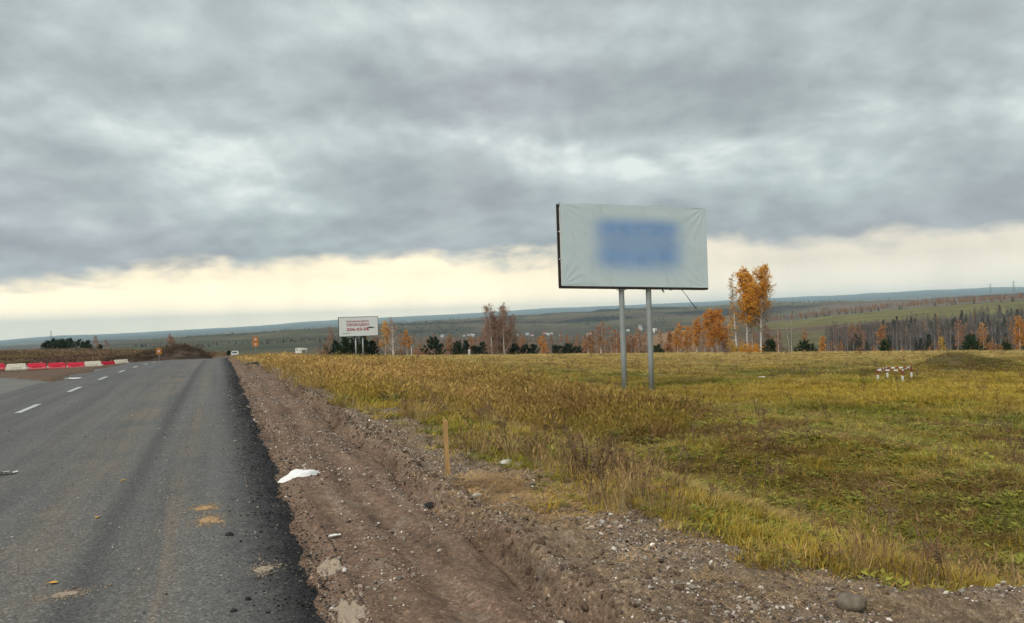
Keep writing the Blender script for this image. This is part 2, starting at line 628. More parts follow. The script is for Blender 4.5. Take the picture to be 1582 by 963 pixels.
m_paint = plain("white_road_paint", (0.48, 0.49, 0.47), 0.7, 0.06, 9)
m_steel = plain("galvanised_steel", (0.33, 0.36, 0.36), 0.5, 0.14, 3, 0.35, 0.5)
m_darkst = plain("dark_rusty_steel", (0.045, 0.035, 0.030), 0.75, 0.3, 5)
m_white = plain("white_paint", (0.72, 0.71, 0.67), 0.55, 0.08, 8)
m_red = plain("red_paint", (0.24, 0.06, 0.03), 0.55, 0.1, 8)
m_bred = plain("red_plastic", (0.62, 0.012, 0.045), 0.45, 0.08, 2.5)
m_bwhite = plain("cream_plastic", (0.66, 0.62, 0.50), 0.5, 0.08, 2.5)
for m_ in (m_bred, m_bwhite):                # mud splashed over the lower part
    t = NT(m_.node_tree)
    b = [q for q in m_.node_tree.nodes if q.type == 'BSDF_PRINCIPLED'][0]
    old = b.inputs['Base Color'].links[0].from_socket
    tc = t.n('ShaderNodeTexCoord').outputs['Object']
    hgt = t.math('ADD', t.sep(tc)[2], t.math('MULTIPLY', t.noise(tc, 4.0, 5, 0.65), -0.7))
    t.set(b.inputs['Base Color'], t.mix(t.maprange(hgt, 0.12, -0.28, 0.0, 0.8), old, (0.20, 0.15, 0.11)))
m_wood, t, b, o = material("raw_pine_wood")
tc = t.n('ShaderNodeTexCoord').outputs['Object']
x_, y_, z_ = t.sep(tc)
gr = t.noise(t.comb(t.math('MULTIPLY', x_, 160.0), t.math('MULTIPLY', y_, 160.0), t.math('MULTIPLY', z_, 5.0)), 1.0, 4, 0.6)
wc = t.mix(t.maprange(gr, 0.35, 0.65), (0.36, 0.19, 0.065), (0.60, 0.37, 0.15))
wc = t.mix(t.maprange(t.math('ADD', z_, t.math('MULTIPLY', gr, 0.1)), 0.16, 0.02, 0.0, 0.75), wc, (0.16, 0.11, 0.075))
t.set(b.inputs['Base Color'], wc)
b.inputs['Roughness'].default_value = 0.85
m_stone = plain("field_stone", (0.17, 0.135, 0.10), 0.85, 0.5, 22, bumpy=0.5)
m_yellow = plain("yellow_sign_board", (0.45, 0.19, 0.03), 0.5, 0.05, 5)
m_signred = plain("red_sign_ring", (0.55, 0.02, 0.02), 0.5, 0.05, 5)
m_signwhite = plain("white_sign_face", (0.78, 0.76, 0.72), 0.5, 0.04, 5)
m_black = plain("black_sign_print", (0.02, 0.02, 0.02), 0.6, 0.1, 5)
m_crimson = plain("crimson_print", (0.36, 0.015, 0.06), 0.6, 0.05, 5)
m_sand = plain("pale_sand", (0.40, 0.26, 0.13), 0.95, 0.2, 22, bumpy=0.6)
m_mud = plain("dry_pale_mud", (0.33, 0.26, 0.19), 0.95, 0.2, 16, bumpy=0.6)
m_lime = plain("white_lime_powder", (0.82, 0.81, 0.78), 0.95, 0.04, 20, bumpy=0.4)
m_soil = plain("brown_soil", (0.080, 0.056, 0.042), 0.95, 0.35, 1.2, bumpy=0.7)
m_tarheap = plain("black_asphalt_crumb", (0.02, 0.021, 0.022), 0.9, 0.3, 9, bumpy=0.8)
m_leaf_y = plain("yellow_leaf", (0.60, 0.33, 0.05), 0.6, 0.15, 30)
m_glass = plain("dark_glass", (0.02, 0.025, 0.03), 0.12, 0.05, 4, 0, 0.6)
m_rubber = plain("tyre_rubber", (0.02, 0.02, 0.02), 0.85, 0.1, 9)
m_carw = plain("white_car_paint", (0.72, 0.74, 0.73), 0.3, 0.02, 2)
m_conc = plain("pale_concrete", (0.50, 0.48, 0.43), 0.85, 0.12, 6)
m_roofr = plain("rust_red_roof", (0.20, 0.09, 0.07), 0.8, 0.1, 1)
m_roofg = plain("grey_roof", (0.25, 0.27, 0.28), 0.7, 0.1, 1)

# birch bark: white with dark dashes
m_birch, t, b, o = material("birch_bark")
tc = t.n('ShaderNodeTexCoord').outputs['Object']
x_, y_, z_ = t.sep(tc)
marks = t.noise(t.comb(t.math('MULTIPLY', x_, 2.0), t.math('MULTIPLY', y_, 2.0), t.math('MULTIPLY', z_, 5.0)), 1.6, 4, 0.65)
t.set(b.inputs['Base Color'], t.mix(t.maprange(marks, 0.52, 0.66), (0.66, 0.62, 0.56), (0.06, 0.05, 0.045)))
b.inputs['Roughness'].default_value = 0.8
m_greybark = plain("grey_birch_bark", (0.27, 0.24, 0.22), 0.85, 0.25, 1.5)
m_pinebark = plain("pine_bark", (0.13, 0.075, 0.05), 0.9, 0.3, 6)
m_twig = plain("bare_twigs", (0.19, 0.145, 0.12), 0.85, 0.2, 1.5)
m_twigred = plain("reddish_twigs", (0.30, 0.185, 0.14), 0.85, 0.2, 1.5)


def leafmat(name, c1, c2, trans=0.3):
    m, t, b, o = material(name)
    tc = t.n('ShaderNodeTexCoord').outputs['Object']
    c = t.mix(t.maprange(t.noise(tc, 1.1, 5, 0.75), 0.36, 0.64), c1, c2)
    t.set(b.inputs['Base Color'], c)
    b.inputs['Roughness'].default_value = 0.65
    b.inputs['Specular IOR Level'].default_value = 0.2
    tr = t.n('ShaderNodeBsdfTranslucent')
    t.set(tr.inputs[0], c)
    mx = t.n('ShaderNodeMixShader')
    mx.inputs[0].default_value = trans
    t.t.links.new(b.outputs[0], mx.inputs[1])
    t.t.links.new(tr.outputs[0], mx.inputs[2])
    t.t.links.new(mx.outputs[0], o.inputs[0])
    return m


m_lf_gold = leafmat("gold_leaves", (0.78, 0.38, 0.035), (0.93, 0.56, 0.09), 0.45)
m_lf_orange = leafmat("orange_leaves", (0.60, 0.25, 0.035), (0.80, 0.40, 0.07), 0.4)
m_lf_rust = leafmat("rusty_leaves", (0.38, 0.18, 0.075), (0.54, 0.27, 0.11))
m_lf_yel = leafmat("yellow_leaves", (0.52, 0.33, 0.04), (0.72, 0.48, 0.07))
m_needle = leafmat("pine_needles", (0.022, 0.045, 0.020), (0.050, 0.085, 0.032), 0.1)
m_needle2 = leafmat("blue_dark_needles", (0.018, 0.038, 0.025), (0.035, 0.065, 0.038), 0.1)

# ------------------------------------------------------------------ ground sheet
fa = np.radians(np.arange(-40, 40.01, 0.15))
ca = np.radians(np.concatenate([np.arange(-180, -40, 5.0)]))
cb = np.radians(np.arange(45, 181, 5.0))
azs = np.concatenate([ca, fa, cb])
rs = np.concatenate([[0.02], np.exp(np.arange(math.log(0.6), math.log(25500), 0.0215)), [26000]])
A_, R_ = np.meshgrid(azs, rs, indexing='ij')
GX, GY = R_ * np.sin(A_), R_ * np.cos(A_)
GZ = ground(GX, GY)
gu, gv = to_uv(GX, GY)
gus = gu - road_shift(gv)
low = (1 - sst(np.abs(gus + 3.2), 3.0, 3.6)) * (gv < 300)
onsh = sst(gus, -0.4, 0.0) * (1 - sst(gus - shoulder_edge(gv), -0.3, 0.3)) * (gv < 120) * (gv > -8)
GZ = GZ - 0.16 * low - 0.28 * onsh
apron = (gus < -3) * (gus > -60) * (gv > -20) * (gv < apron_limit(gus) + 1)
GZ = GZ - 0.12 * apron * (1 - low)
me = grid_mesh("ground", GX, GY, GZ)
# zone colours (soil, grassland, fields and woods)
px = CX + F_PX * np.tan(np.clip(A_, -1.2, 1.2))
nz = fbm(GX / 7, GY / 7, 31, 3)
nl = fbm(GX / 160, GY / 160, 41, 4)
C = np.zeros(GX.shape + (3,))


def paint(mask, c):
    global C
    m_ = np.clip(mask, 0, 1)[..., None]
    C = C * (1 - m_) + np.array(c) * m_


paint(np.ones_like(GX), (0.115, 0.088, 0.040))  # field soil darkened to stand in for shade between the grass blades
paint(sst(nz, 0.42, 0.62), (0.105, 0.095, 0.032))
paint(sst(fbm(GX / 3, GY / 3, 77, 3), 0.55, 0.7) * 0.7, (0.09, 0.062, 0.035))
tan = sst(gus, 1, 4) * (1 - sst(gus, 14, 26)) * sst(GY, 16, 28)
paint(tan * 0.8, (0.22, 0.15, 0.065))
paint(sst(GY, 40, 62) * sst(gus, 4, 12) * 0.85, (0.29, 0.225, 0.075))
paint((1 - sst(gus, -0.5, 0.2)) * (R_ < 400), (0.135, 0.092, 0.065))
paint(sst(-gus, 14, 26) * sst(gv, 75, 100), (0.125, 0.085, 0.055))
# distance
paint(sst(R_, 190, 260), (0.12, 0.10, 0.06))
hillL = sst(R_, 300, 420) * (1 - sst(px, 560, 660))
paint(hillL, (0.082, 0.082, 0.048))
paint(hillL * sst(nl, 0.48, 0.6), (0.115, 0.095, 0.062))
paint(hillL * sst(fbm(GX / 300, GY / 80, 43, 3), 0.52, 0.6), (0.055, 0.058, 0.04))
paint(sst(R_, 260, 420) * sst(px, 560, 660), (0.125, 0.085, 0.060))
paint(sst(R_, 260, 420) * sst(px, 560, 660) * sst(fbm(GX / 90, GY / 90, 67, 3), 0.5, 0.62), (0.085, 0.075, 0.045))
fld = sst(R_, 940, 990) * (1 - sst(R_, 1330, 1400)) * sst(px, 1130, 1200)
paint(fld, (0.150, 0.135, 0.052))
paint(sst(R_, 420, 600) * (1 - sst(R_, 800, 940)) * sst(px, 1180, 1215) * (1 - sst(px, 1265, 1300)), (0.115, 0.105, 0.048))
tansl = np.exp(-((px - 1045) / 55) ** 2) * sst(R_, 350, 600) * (1 - sst(R_, 1250, 1330))
paint(tansl, (0.26, 0.16, 0.08))
paint(sst(R_, 1400, 1600) * sst(px, 560, 640), (0.070, 0.066, 0.045))
paint(sst(R_, 1900, 2300), (0.018, 0.023, 0.022))
paint(sst(R_, 1900, 2300) * sst(fbm(GX / 300, GY / 420, 65, 4), 0.49, 0.54), (0.088, 0.066, 0.048))
strips = fbm(GX / 900 + 3, GY / 260, 61, 3)
paint(sst(R_, 2000, 2600) * sst(strips, 0.53, 0.60) * (1 - sst(R_, 9000, 12000)), (0.125, 0.110, 0.062))
paint(sst(R_, 2000, 2600) * sst(px, 1150, 1300) * sst(fbm(GX / 1500, GY / 420, 63, 3), 0.5, 0.6), (0.155, 0.115, 0.085))
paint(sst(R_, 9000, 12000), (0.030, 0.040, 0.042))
vattr(me, 'zone', C.reshape(-1, 3), 'COLOR')
vattr(me, 'far', sst(R_, 120, 300).ravel().astype(np.float32))
struct(link("ground", me, None, [m_ground]), "rolling grassland and valley running out to the hills")


# ------------------------------------------------------------------ road, side road, shoulder
def strip_mesh(name, U, V, Zoff):
    X, Y = to_xy(U, V)
    me = grid_mesh(name, X, Y, Zoff)
    lay = me.uv_layers.new(name='road')
    li = np.empty(len(me.loops), np.int32)
    me.loops.foreach_get('vertex_index', li)
    uvs = np.stack([U.ravel(), V.ravel()], 1)[li]
    lay.data.foreach_set('uv', uvs.astype(np.float32).ravel())
    return me


vs = np.concatenate([np.arange(-6, 14, 0.05), np.exp(np.arange(math.log(14), math.log(300), 0.008))])
us_ = np.concatenate([np.linspace(-6.4, -1.0, 20), np.linspace(-0.9, 0.22, 46)])
V_, U_ = np.meshgrid(vs, us_, indexing='ij')
Xr, Yr = to_xy(U_, V_)
crumb = (fbm(V_ * 7, U_ * 7, 91, 3) - 0.5)
Zr = profile(Yr) + 0.0
crumb2 = (fbm(V_ * 1.3, V_ * 0 + 5, 97, 4) - 0.5) * 0.22
Zr = Zr - 0.115 * sst(U_ + crumb * 0.12 + crumb2, -0.10, 0.14) + crumb * 0.025 * sst(U_, -0.6, -0.15)
lw = (fbm(V_ * 0.5, V_ * 0 + 3, 93, 3) - 0.5) * 1.2
Zr = Zr - 0.2 * sst(-U_ + lw, 6.0, 6.5) * (V_ > 31)
me = strip_mesh("road", U_, V_, Zr)
struct(link("road", me, None, [m_road]), "newly laid grey asphalt road with a black crumbling edge")

# older paved apron joining from the side
va, ua = np.arange(-14, 130, 0.5), np.arange(-60, -5.9, 0.5)
V2, U2 = np.meshgrid(va, ua, indexing='ij')
X2, Y2 = to_xy(U2, V2)
lim = apron_limit(U2) + (fbm(U2 / 2, U2 * 0, 95, 3) - 0.5) * 2.0
Z2 = profile(Y2) + left_fall(U2, Y2) - 0.006 - 0.25 * sst(V2, lim - 0.3, lim + 0.3)
me = strip_mesh("side_road", U2, V2, Z2)
struct(link("side_road", me, None, [m_old]), "worn asphalt apron joining the road from the side")

# shoulder with ruts
vs2 = np.concatenate([np.arange(-6, 12, 0.04), np.exp(np.arange(math.log(12), math.log(110), 0.006))])
frac = np.linspace(0, 1, 110)
V3, Fr = np.meshgrid(vs2, frac, indexing='ij')
wid = shoulder_edge(V3) + 0.7
U3 = -0.25 + Fr * (wid + 0.25)


def shoulder_z(u, v, fine=True):
    X, Y = to_xy(u, v)
    z = ground(X, Y, False)
    e = shoulder_edge(v)
    rough = sst(u, 1.3, 1.9)
    wob = (fbm(v * 0.6, v * 0, 101, 3) - 0.5) * 0.35
    rut = lambda c, wd, d: -d * np.exp(-((u - c - wob) / wd) ** 2)
    z = z - 0.035 + rut(1.36, 0.075, 0.10) + rut(1.54, 0.09, -0.07) + rut(1.75, 0.2, -0.03) + rut(0.80, 0.13, 0.045) + rut(0.56, 0.08, -0.015) + rut(0.98, 0.06, -0.018)
    z = z + 0.055 * sst(u - wob + (fbm(X * 6, Y * 6, 119, 3) - 0.5) * 0.16, 1.40, 1.50) * (1 - 0.5 * sst(u, 2.0, 2.8))
    z = z + rough * (fbm(X * 1.4, Y * 1.4, 103, 4) - 0.45) * 0.20
    z = z + (fbm(X * 7, Y * 7, 105, 3) - 0.5) * (0.035 + 0.08 * rough)
    if fine:
        z = z + (fbm(X * 22, Y * 22, 107, 2) - 0.5) * (0.012 + 0.022 * rough)
    z = z + 0.26 * np.exp(-(((X - 3.1) / 0.85) ** 2 + ((Y - 4.6) / 0.38) ** 2)) * (0.55 + 0.9 * fbm(X * 5, Y * 5, 109, 4))
    z = z - 0.30 * sst(u - e + (fbm(X * 1.3, Y * 1.3, 111, 3) - 0.5) * 0.9, 0.05, 0.65)
    z = z - 0.06 * (1 - sst(u, 0.06, 0.28))
    return z


Z3 = shoulder_z(U3, V3)
me = strip_mesh("dirt_shoulder", U3, V3, Z3)
struct(link("dirt_shoulder", me, None, [m_dirt]), "rutted brown dirt shoulder beside the asphalt")

def shoulder_surf(u, v):
    """Height of the shoulder mesh itself, interpolated on its grid."""
    u, v = np.asarray(u, float), np.asarray(v, float)
    i = np.clip(np.searchsorted(vs2, v) - 1, 0, len(vs2) - 2)
    fv = np.clip((v - vs2[i]) / (vs2[i + 1] - vs2[i]), 0, 1)
    fr = np.clip((u + 0.25) / (shoulder_edge(v) + 0.95), 0, 1) * (len(frac) - 1)
    j = np.clip(fr.astype(int), 0, len(frac) - 2)
    fu = fr - j
    return (Z3[i, j] * (1 - fv) + Z3[i + 1, j] * fv) * (1 - fu) + (Z3[i, j + 1] * (1 - fv) + Z3[i + 1, j + 1] * fv) * fu


# centre line dashes: each its own marking
for k in range(-1, 9):
    v0 = 19.55 + 6.0 * k - 0.1
    if k < 0:
        continue
    vv_ = np.linspace(v0, v0 + 2.05, 8)
    uu_ = np.linspace(-4.66, -4.53, 3)
    Vd, Ud = np.meshgrid(vv_, uu_, indexing='ij')
    Xd, Yd = to_xy(Ud, Vd)
    d = link("lane_dash", grid_mesh("lane_dash", Xd, Yd, profile(Yd) + 0.005), None, [m_paint])
    struct(d, "white painted dash of the road's centre line")


# ------------------------------------------------------------------ scattering
def scatter(name, label, cat, P, rot, scl, idx, tint, coll):
    me = bpy.data.meshes.new(name)
    me.vertices.add(len(P))
    me.vertices.foreach_set('co', P.astype(np.float32).ravel())
    vattr(me, 'rot', rot, 'FLOAT_VECTOR')
    vattr(me, 'scl', scl, 'FLOAT_VECTOR')
    vattr(me, 'idx', idx.astype(np.int32), 'INT')
    vattr(me, 'tint', tint, 'COLOR')
    o = link(name, me)
    ng = bpy.data.node_groups.new(name, 'GeometryNodeTree')
    ng.interface.new_socket("Geometry", in_out='INPUT', socket_type='NodeSocketGeometry')
    ng.interface.new_socket("Geometry", in_out='OUTPUT', socket_type='NodeSocketGeometry')
    N = ng.nodes
    gi, go = N.new('NodeGroupInput'), N.new('NodeGroupOutput')
    ci = N.new('GeometryNodeCollectionInfo')
    ci.inputs['Collection'].default_value = coll
    ci.inputs['Separate Children'].default_value = True
    ci.inputs['Reset Children'].default_value = True
    ip = N.new('GeometryNodeInstanceOnPoints')
    ip.inputs['Pick Instance'].default_value = True

    def na(nm, dt):
        a = N.new('GeometryNodeInputNamedAttribute')
        a.data_type = dt
        a.inputs[0].default_value = nm
        return a.outputs[0]
    L = ng.links
    L.new(gi.outputs[0], ip.inputs['Points'])
    L.new(ci.outputs[0], ip.inputs['Instance'])
    L.new(na('idx', 'INT'), ip.inputs['Instance Index'])
    L.new(na('rot', 'FLOAT_VECTOR'), ip.inputs['Rotation'])
    L.new(na('scl', 'FLOAT_VECTOR'), ip.inputs['Scale'])
    L.new(ip.outputs[0], go.inputs[0])
    md = o.modifiers.new("scatter", 'NODES')
    md.node_group = ng
    return tag(o, label, cat, kind='stuff')


def source_coll(name, meshes):
    c = bpy.data.collections.new(name)
    for i, me in enumerate(meshes):
        c.objects.link(bpy.data.objects.new("%s_%03d" % (name, i), me))   # sorted by name = index order
    return c


m_blade = instancer_mat("grass_blade", 0.25)
m_stem = instancer_mat("dry_stem", 0.1)
m_pebble = instancer_mat("pebble", 0.0, 0.9, 0.2)


def blades(r, n, rad, h0, h1, wd, bend, seed, spread=1.0, heads=0.0):
    """A tuft: n tapered blades (quad and tip) leaning outwards."""
    g = np.random.default_rng(seed)
    th = g.uniform(0, 6.283, n)
    rr = rad * np.sqrt(g.uniform(0, 1, n))
    base = np.stack([rr * np.cos(th), rr * np.sin(th), np.full(n, -0.02)], 1)
    h = g.uniform(h0, h1, n)
    th2 = th + g.normal(0, 0.9, n)
    ln = g.uniform(0.15, 1.0, n) * bend * h * spread
    dirv = np.stack([np.cos(th2), np.sin(th2), np.zeros(n)], 1)
    side = np.stack([-np.sin(th2 + g.normal(0, .8, n)), np.cos(th2 + g.normal(0, .8, n)), np.zeros(n)], 1)
    w_ = (wd * g.uniform(0.6, 1.3, n))[:, None]
    mid = base + dirv * (ln * 0.35)[:, None] + np.stack([0 * h, 0 * h, h * 0.6], 1)
    tip = base + dirv * ln[:, None] + np.stack([0 * h, 0 * h, h * g.uniform(0.72, 1.0, n)], 1)
    V = np.stack([base - side * w_ / 2, base + side * w_ / 2, mid + side * w_ * 0.4, mid - side * w_ * 0.4, tip], 1).reshape(-1, 3)
    k = np.arange(n) * 5
    mb = MB()
    mb.add(V, np.stack([k, k + 1, k + 2, k + 3], 1))
    mb.add(np.zeros((0, 3)), np.stack([k + 3, k + 2, k + 4], 1) - len(V))
    shade = np.repeat(g.uniform(0.62, 1.35, n), 5)[:, None] * np.ones(3)
    hue = np.repeat(g.normal(0, 0.10, n), 5)
    shade = shade * np.stack([1 + hue, 1 + hue * 0.2, 1 - hue], 1)
    if heads > 0:
        sel = np.where(g.uniform(0, 1, n) < heads)[0]
        m_ = len(sel)
        ww = wd * 2.2
        hd = np.stack([tip[sel], tip[sel] + side[sel] * ww + [0, 0, .03], tip[sel] + dirv[sel] * .03 + [0, 0, .11], tip[sel] - side[sel] * ww + [0, 0, .03]], 1).reshape(-1, 3)
        q = np.arange(m_) * 4
        mb.add(hd, np.stack([q, q + 1, q + 2, q + 3], 1))
        shade = np.concatenate([shade, np.repeat(g.uniform(0.7, 1.1, m_), 4)[:, None] * np.array([0.95, 0.88, 0.85])])
    me = mb.mesh("tuft")
    vattr(me, 'blade', np.clip(shade, 0.2, 2), 'COLOR')
    me.materials.append(m_blade)
    return me


def leafy(seed, n=34, rad=0.14, h=0.10, size=0.05):
    """A low broad-leaved plant."""
    g = np.random.default_rng(seed)
    mb = MB()
    th = g.uniform(0, 6.283, n)
    rr = rad * np.sqrt(g.uniform(0, 1, n))
    c = np.stack([rr * np.cos(th), rr * np.sin(th), h * g.uniform(0.05, 1, n) * (1 - 0.5 * rr / rad)], 1)
    d = np.stack([np.cos(th), np.sin(th), g.uniform(-0.3, 0.9, n)], 1)
    d /= np.linalg.norm(d, axis=1)[:, None]
    s = np.cross(d, [0, 0, 1.0])
    s /= np.linalg.norm(s, axis=1)[:, None] + 1e-6
    L_ = (size * g.uniform(0.6, 1.5, n))[:, None]
    V = np.stack([c, c + d * L_ * .5 + s * L_ * .28 + [0, 0, .008], c + d * L_, c + d * L_ * .5 - s * L_ * .28 + [0, 0, .008]], 1).reshape(-1, 3)
    k = np.arange(n) * 4
    mb.add(V, np.stack([k, k + 1, k + 2, k + 3], 1))
    me = mb.mesh("leafy")
    vattr(me, 'blade', np.repeat(g.uniform(0.55, 1.5, n), 4)[:, None] * np.ones(3), 'COLOR')
    me.materials.append(m_blade)
    return me


def stalk(seed, h=0.8):
    """A dead weed: branched stem with dark seed clusters."""
    g = np.random.default_rng(seed)
    mb = MB()
    ns = g.integers(1, 4)
    for s in range(ns):
        a = g.uniform(0, 6.28)
        hh_ = h * g.uniform(0.7, 1.05)
        tp = np.array([math.cos(a) * 0.15 * hh_, math.sin(a) * 0.15 * hh_, hh_])
        p0 = np.array([g.normal(0, .02), g.normal(0, .02), -0.02])
        pts = np.array([p0, p0 * .5 + tp * .5 + g.normal(0, .015, 3), tp])
        mb.tube(pts, [0.0045, 0.0035, 0.002], 3, cap=False)
        for k in range(7):
            t_ = g.uniform(0.4, 1.0)
            q = p0 + (tp - p0) * t_
            b_ = g.uniform(0, 6.28)
            ln = 0.16 * h * (1.25 - t_)
            e = q + np.array([math.cos(b_) * ln, math.sin(b_) * ln, ln * 1.2])
            mb.tube(np.array([q, e]), [0.003, 0.0015], 3, cap=False)
            for z in range(5):
                c = q + (e - q) * g.uniform(.5, 1.05) + g.normal(0, .008, 3)
                dd = g.normal(0, 1, (3, 3)) * 0.011
                mb.add(c + dd, np.array([[0, 1, 2]]))
    me = mb.mesh("stalk")
    vattr(me, 'blade', g.uniform(0.8, 1.2, len(me.vertices))[:, None] * np.ones(3), 'COLOR')
    me.materials.append(m_stem)
    return me


tufts = ([blades(0, 46, 0.13, 0.05, 0.14, 0.0055, 0.9, 100 + i) for i in range(3)] +           # 0-2 short
         [blades(0, 46, 0.10, 0.12, 0.30, 0.0050, 0.75, 110 + i) for i in range(3)] +          # 3-5 medium
         [blades(0, 40, 0.11, 0.25, 0.62, 0.0048, 0.45, 120 + i, heads=0.35) for i in range(3)] +   # 6-8 tall dry
         [leafy(130 + i) for i in range(3)] +                                                   # 9-11 leafy
         [stalk(140 + i, 0.75) for i in range(4)] +                                             # 12-15 weeds
         [blades(0, 40, 0.20, 0.02, 0.06, 0.006, 3.5, 150 + i, 1.6) for i in range(2)])         # 16-17 matted straw
tuft_coll = source_coll("tuft", tufts)

TAN, YEL, OLV = np.array([0.54, 0.385, 0.175]), np.array([0.52, 0.375, 0.065]), np.array([0.335, 0.265, 0.050])
GRN, BRN, RUS = np.array([0.150, 0.195, 0.030]), np.array([0.27, 0.165, 0.078]), np.array([0.38, 0.22, 0.085])
STR = np.array([0.60, 0.45, 0.21])


def grass_points(N, r0, r1, p, a0=-40, a1=41, seed=1):
    g = np.random.default_rng(seed)
    a = np.radians(g.uniform(a0, a1, N))
    q = g.uniform(0, 1, N)
    e = 2 - p                        # density per area ~ r^-p
    r = np.exp(np.log(r0) + q * np.log(r1 / r0)) if abs(e) < 1e-6 else (r0 ** e + q * (r1 ** e - r0 ** e)) ** (1 / e)
    X, Y = r * np.sin(a), r * np.cos(a)
    return g, X, Y, r


g, X, Y, r = grass_points(188000, 3.6, 128, 1.72, -42, 50, seed=5)
u, v = to_uv(X, Y)
us = u - road_shift(v)
n_e = fbm(X * 1.3, Y * 1.3, 111, 3) - 0.5
n_p = fbm(X / 3.0, Y / 3.0, 201, 3)
n_q = fbm(X / 1.4 + 9, Y / 1.4, 203, 3)
n_w = fbm(X / 9.0, Y / 9.0, 205, 2)
e = shoulder_edge(v)
din = us - e + n_e * 1.3 + (fbm(X * 3.5, Y * 3.5, 113, 2) - 0.5) * 0.5       # distance into the grass
keep = (din > -0.55) & (g.uniform(0, 1, len(X)) < 0.07 + 0.93 * sst(din, 0.0, 1.1) * (0.35 + 0.65 * sst(n_q, 0.34, 0.52)))
soilheap = np.exp(-(((X - 22.6) / 1.3) ** 2 + ((Y - 40.0) / 1.2) ** 2)) + np.exp(-(((X - 18.2) / 1.2) ** 2 + ((Y - 38.5) / 0.9) ** 2))
keep &= g.uniform(0, 1, len(X)) > soilheap * 0.9
keep &= ~((np.hypot(X - 16.5, Y - 33.2) < 1.3) & (g.uniform(0, 1, len(X)) < 0.6))
X, Y, r, us, v, din, n_p, n_q, n_w = [q[keep] for q in (X, Y, r, us, v, din, n_p, n_q, n_w)]
N = len(X)
tallw = sst(Y, 15, 24) * (1 - sst(us, 5 + 4 * n_w, 9 + 6 * n_w)) * (1 - sst(Y, 45, 70) * 0.6)
edgew = (1 - sst(din, 0.3, 1.0 + 2.4 * n_w)) * (0.35 + 0.65 * sst(n_q, 0.36, 0.58)) * (1 - sst(Y, 18, 30))
farw = sst(Y, 34, 56) * sst(us, 8, 16)
midy = np.exp(-((Y - 27) / 7.0) ** 2) * sst(us, 14, 20)
pr = g.uniform(0, 1, N)
idx = g.integers(0, 3, N)
near_leaf = (pr < 0.20) & (Y < 24)
idx = np.where(near_leaf, 9 + g.integers(0, 3, N), idx)
med = g.uniform(0, 1, N) < 0.14 + 0.5 * edgew + 0.5 * midy + 0.2 * farw
idx = np.where(med & ~near_leaf, 3 + g.integers(0, 3, N), idx)
tl = g.uniform(0, 1, N) < tallw * 0.85
idx = np.where(tl, 6 + g.integers(0, 3, N), idx)
mat_ = (g.uniform(0, 1, N) < 0.10 + 0.24 * (1 - sst(Y, 16, 26)) * sst(din, 0.8, 2.5)) & ~tl
idx = np.where(mat_, 16 + g.integers(0, 2, N), idx)


def lerp(a, b, t_):
    return a + (b - a) * np.clip(t_, 0, 1)[:, None]


tint = np.tile(OLV, (N, 1))
tint = lerp(tint, GRN, sst(n_p, 0.52, 0.66) * 0.85)
tint = lerp(tint, BRN, sst(n_q, 0.47, 0.60) * (0.85 - 0.45 * sst(Y, 15, 20)) * (1 - 0.5 * edgew))
tint = lerp(tint, TAN * 0.8, (g.uniform(0, 1, N) < 0.16) * 0.8)
tint = lerp(tint, YEL, np.maximum(edgew * 0.65, midy * 0.8) * (0.4 + 0.6 * g.uniform(0, 1, N)))
tint = lerp(tint, TAN * 0.85, farw * (0.35 + 0.5 * n_q))
tint = lerp(tint, TAN * 1.1, tallw * (0.55 + 0.45 * g.uniform(0, 1, N)))
tint = lerp(tint, RUS, tallw * sst(n_p, 0.58, 0.7) * 0.4)
tint = lerp(tint, STR, (idx >= 16) * 0.6)
bank = sst(us, 4.6, 7) * (1 - sst(Y, 17, 25))
tint = lerp(tint, BRN * 0.85, bank * (0.08 + 0.45 * sst(n_q, 0.47, 0.6)))
tint = tint * (1 - 0.06 * bank)[:, None] * np.array([1.08, 1.05, 0.86])
leaf_ = (idx >= 9) & (idx <= 11)
tint = np.where(leaf_[:, None], lerp(np.tile(GRN, (N, 1)), OLV, n_q * 0.8), tint)
tint = tint * g.uniform(0.72, 1.28, N)[:, None]
hs = np.interp(r, [3, 10, 26, 45, 80, 128], [0.50, 0.62, 0.88, 0.66, 0.38, 0.26]) * g.uniform(0.7, 1.3, N)
ws = np.interp(r, [3, 8, 20, 50, 128], [0.9, 1.1, 1.9, 3.6, 6.5]) * g.uniform(0.8, 1.2, N)
hs = hs * np.where(farw > 0.5, 0.8, 1)
ws = np.where(leaf_, np.minimum(ws, 2.2), ws)
sh_ = shoulder_surf(us, v)
Z = np.where(din < 0.6, np.maximum(ground(X, Y), sh_), ground(X, Y))
scatter("field_grass", "mixed green and dry yellow autumn grass covering the roadside field", "grass", np.stack([X, Y, Z], 1),
        np.stack([g.normal(0, .08, N), g.normal(0, .08, N), g.uniform(0, 6.28, N)], 1), np.stack([ws, ws, hs], 1), idx, tint, tuft_coll)

# dead weeds standing in the grass
g, X, Y, r = grass_points(1700, 5, 85, 1.1, seed=8)
u, v = to_uv(X, Y)
keep = (u - road_shift(v) > shoulder_edge(v) + 0.7) & (fbm(X / 4, Y / 4, 301, 3) + g.uniform(-.25, .25, len(X)) > 0.52)
X, Y, r = X[keep], Y[keep], r[keep]
N = len(X)
sc = g.uniform(0.35, 1.0, N)
tw = np.interp(r, [4, 15, 40, 90], [0.9, 1.2, 1.8, 2.8])
scatter("dead_weeds", "dark brown dead weed stalks standing up out of the field grass", "weeds", np.stack([X, Y, ground(X, Y)], 1),
        np.stack([g.normal(0, .1, N), g.normal(0, .1, N), g.uniform(0, 6.28, N)], 1), np.stack([sc * tw, sc * tw, sc], 1),
        12 + g.integers(0, 4, N), np.array([0.15, 0.095, 0.058]) * g.uniform(0.7, 1.5, N)[:, None], tuft_coll)

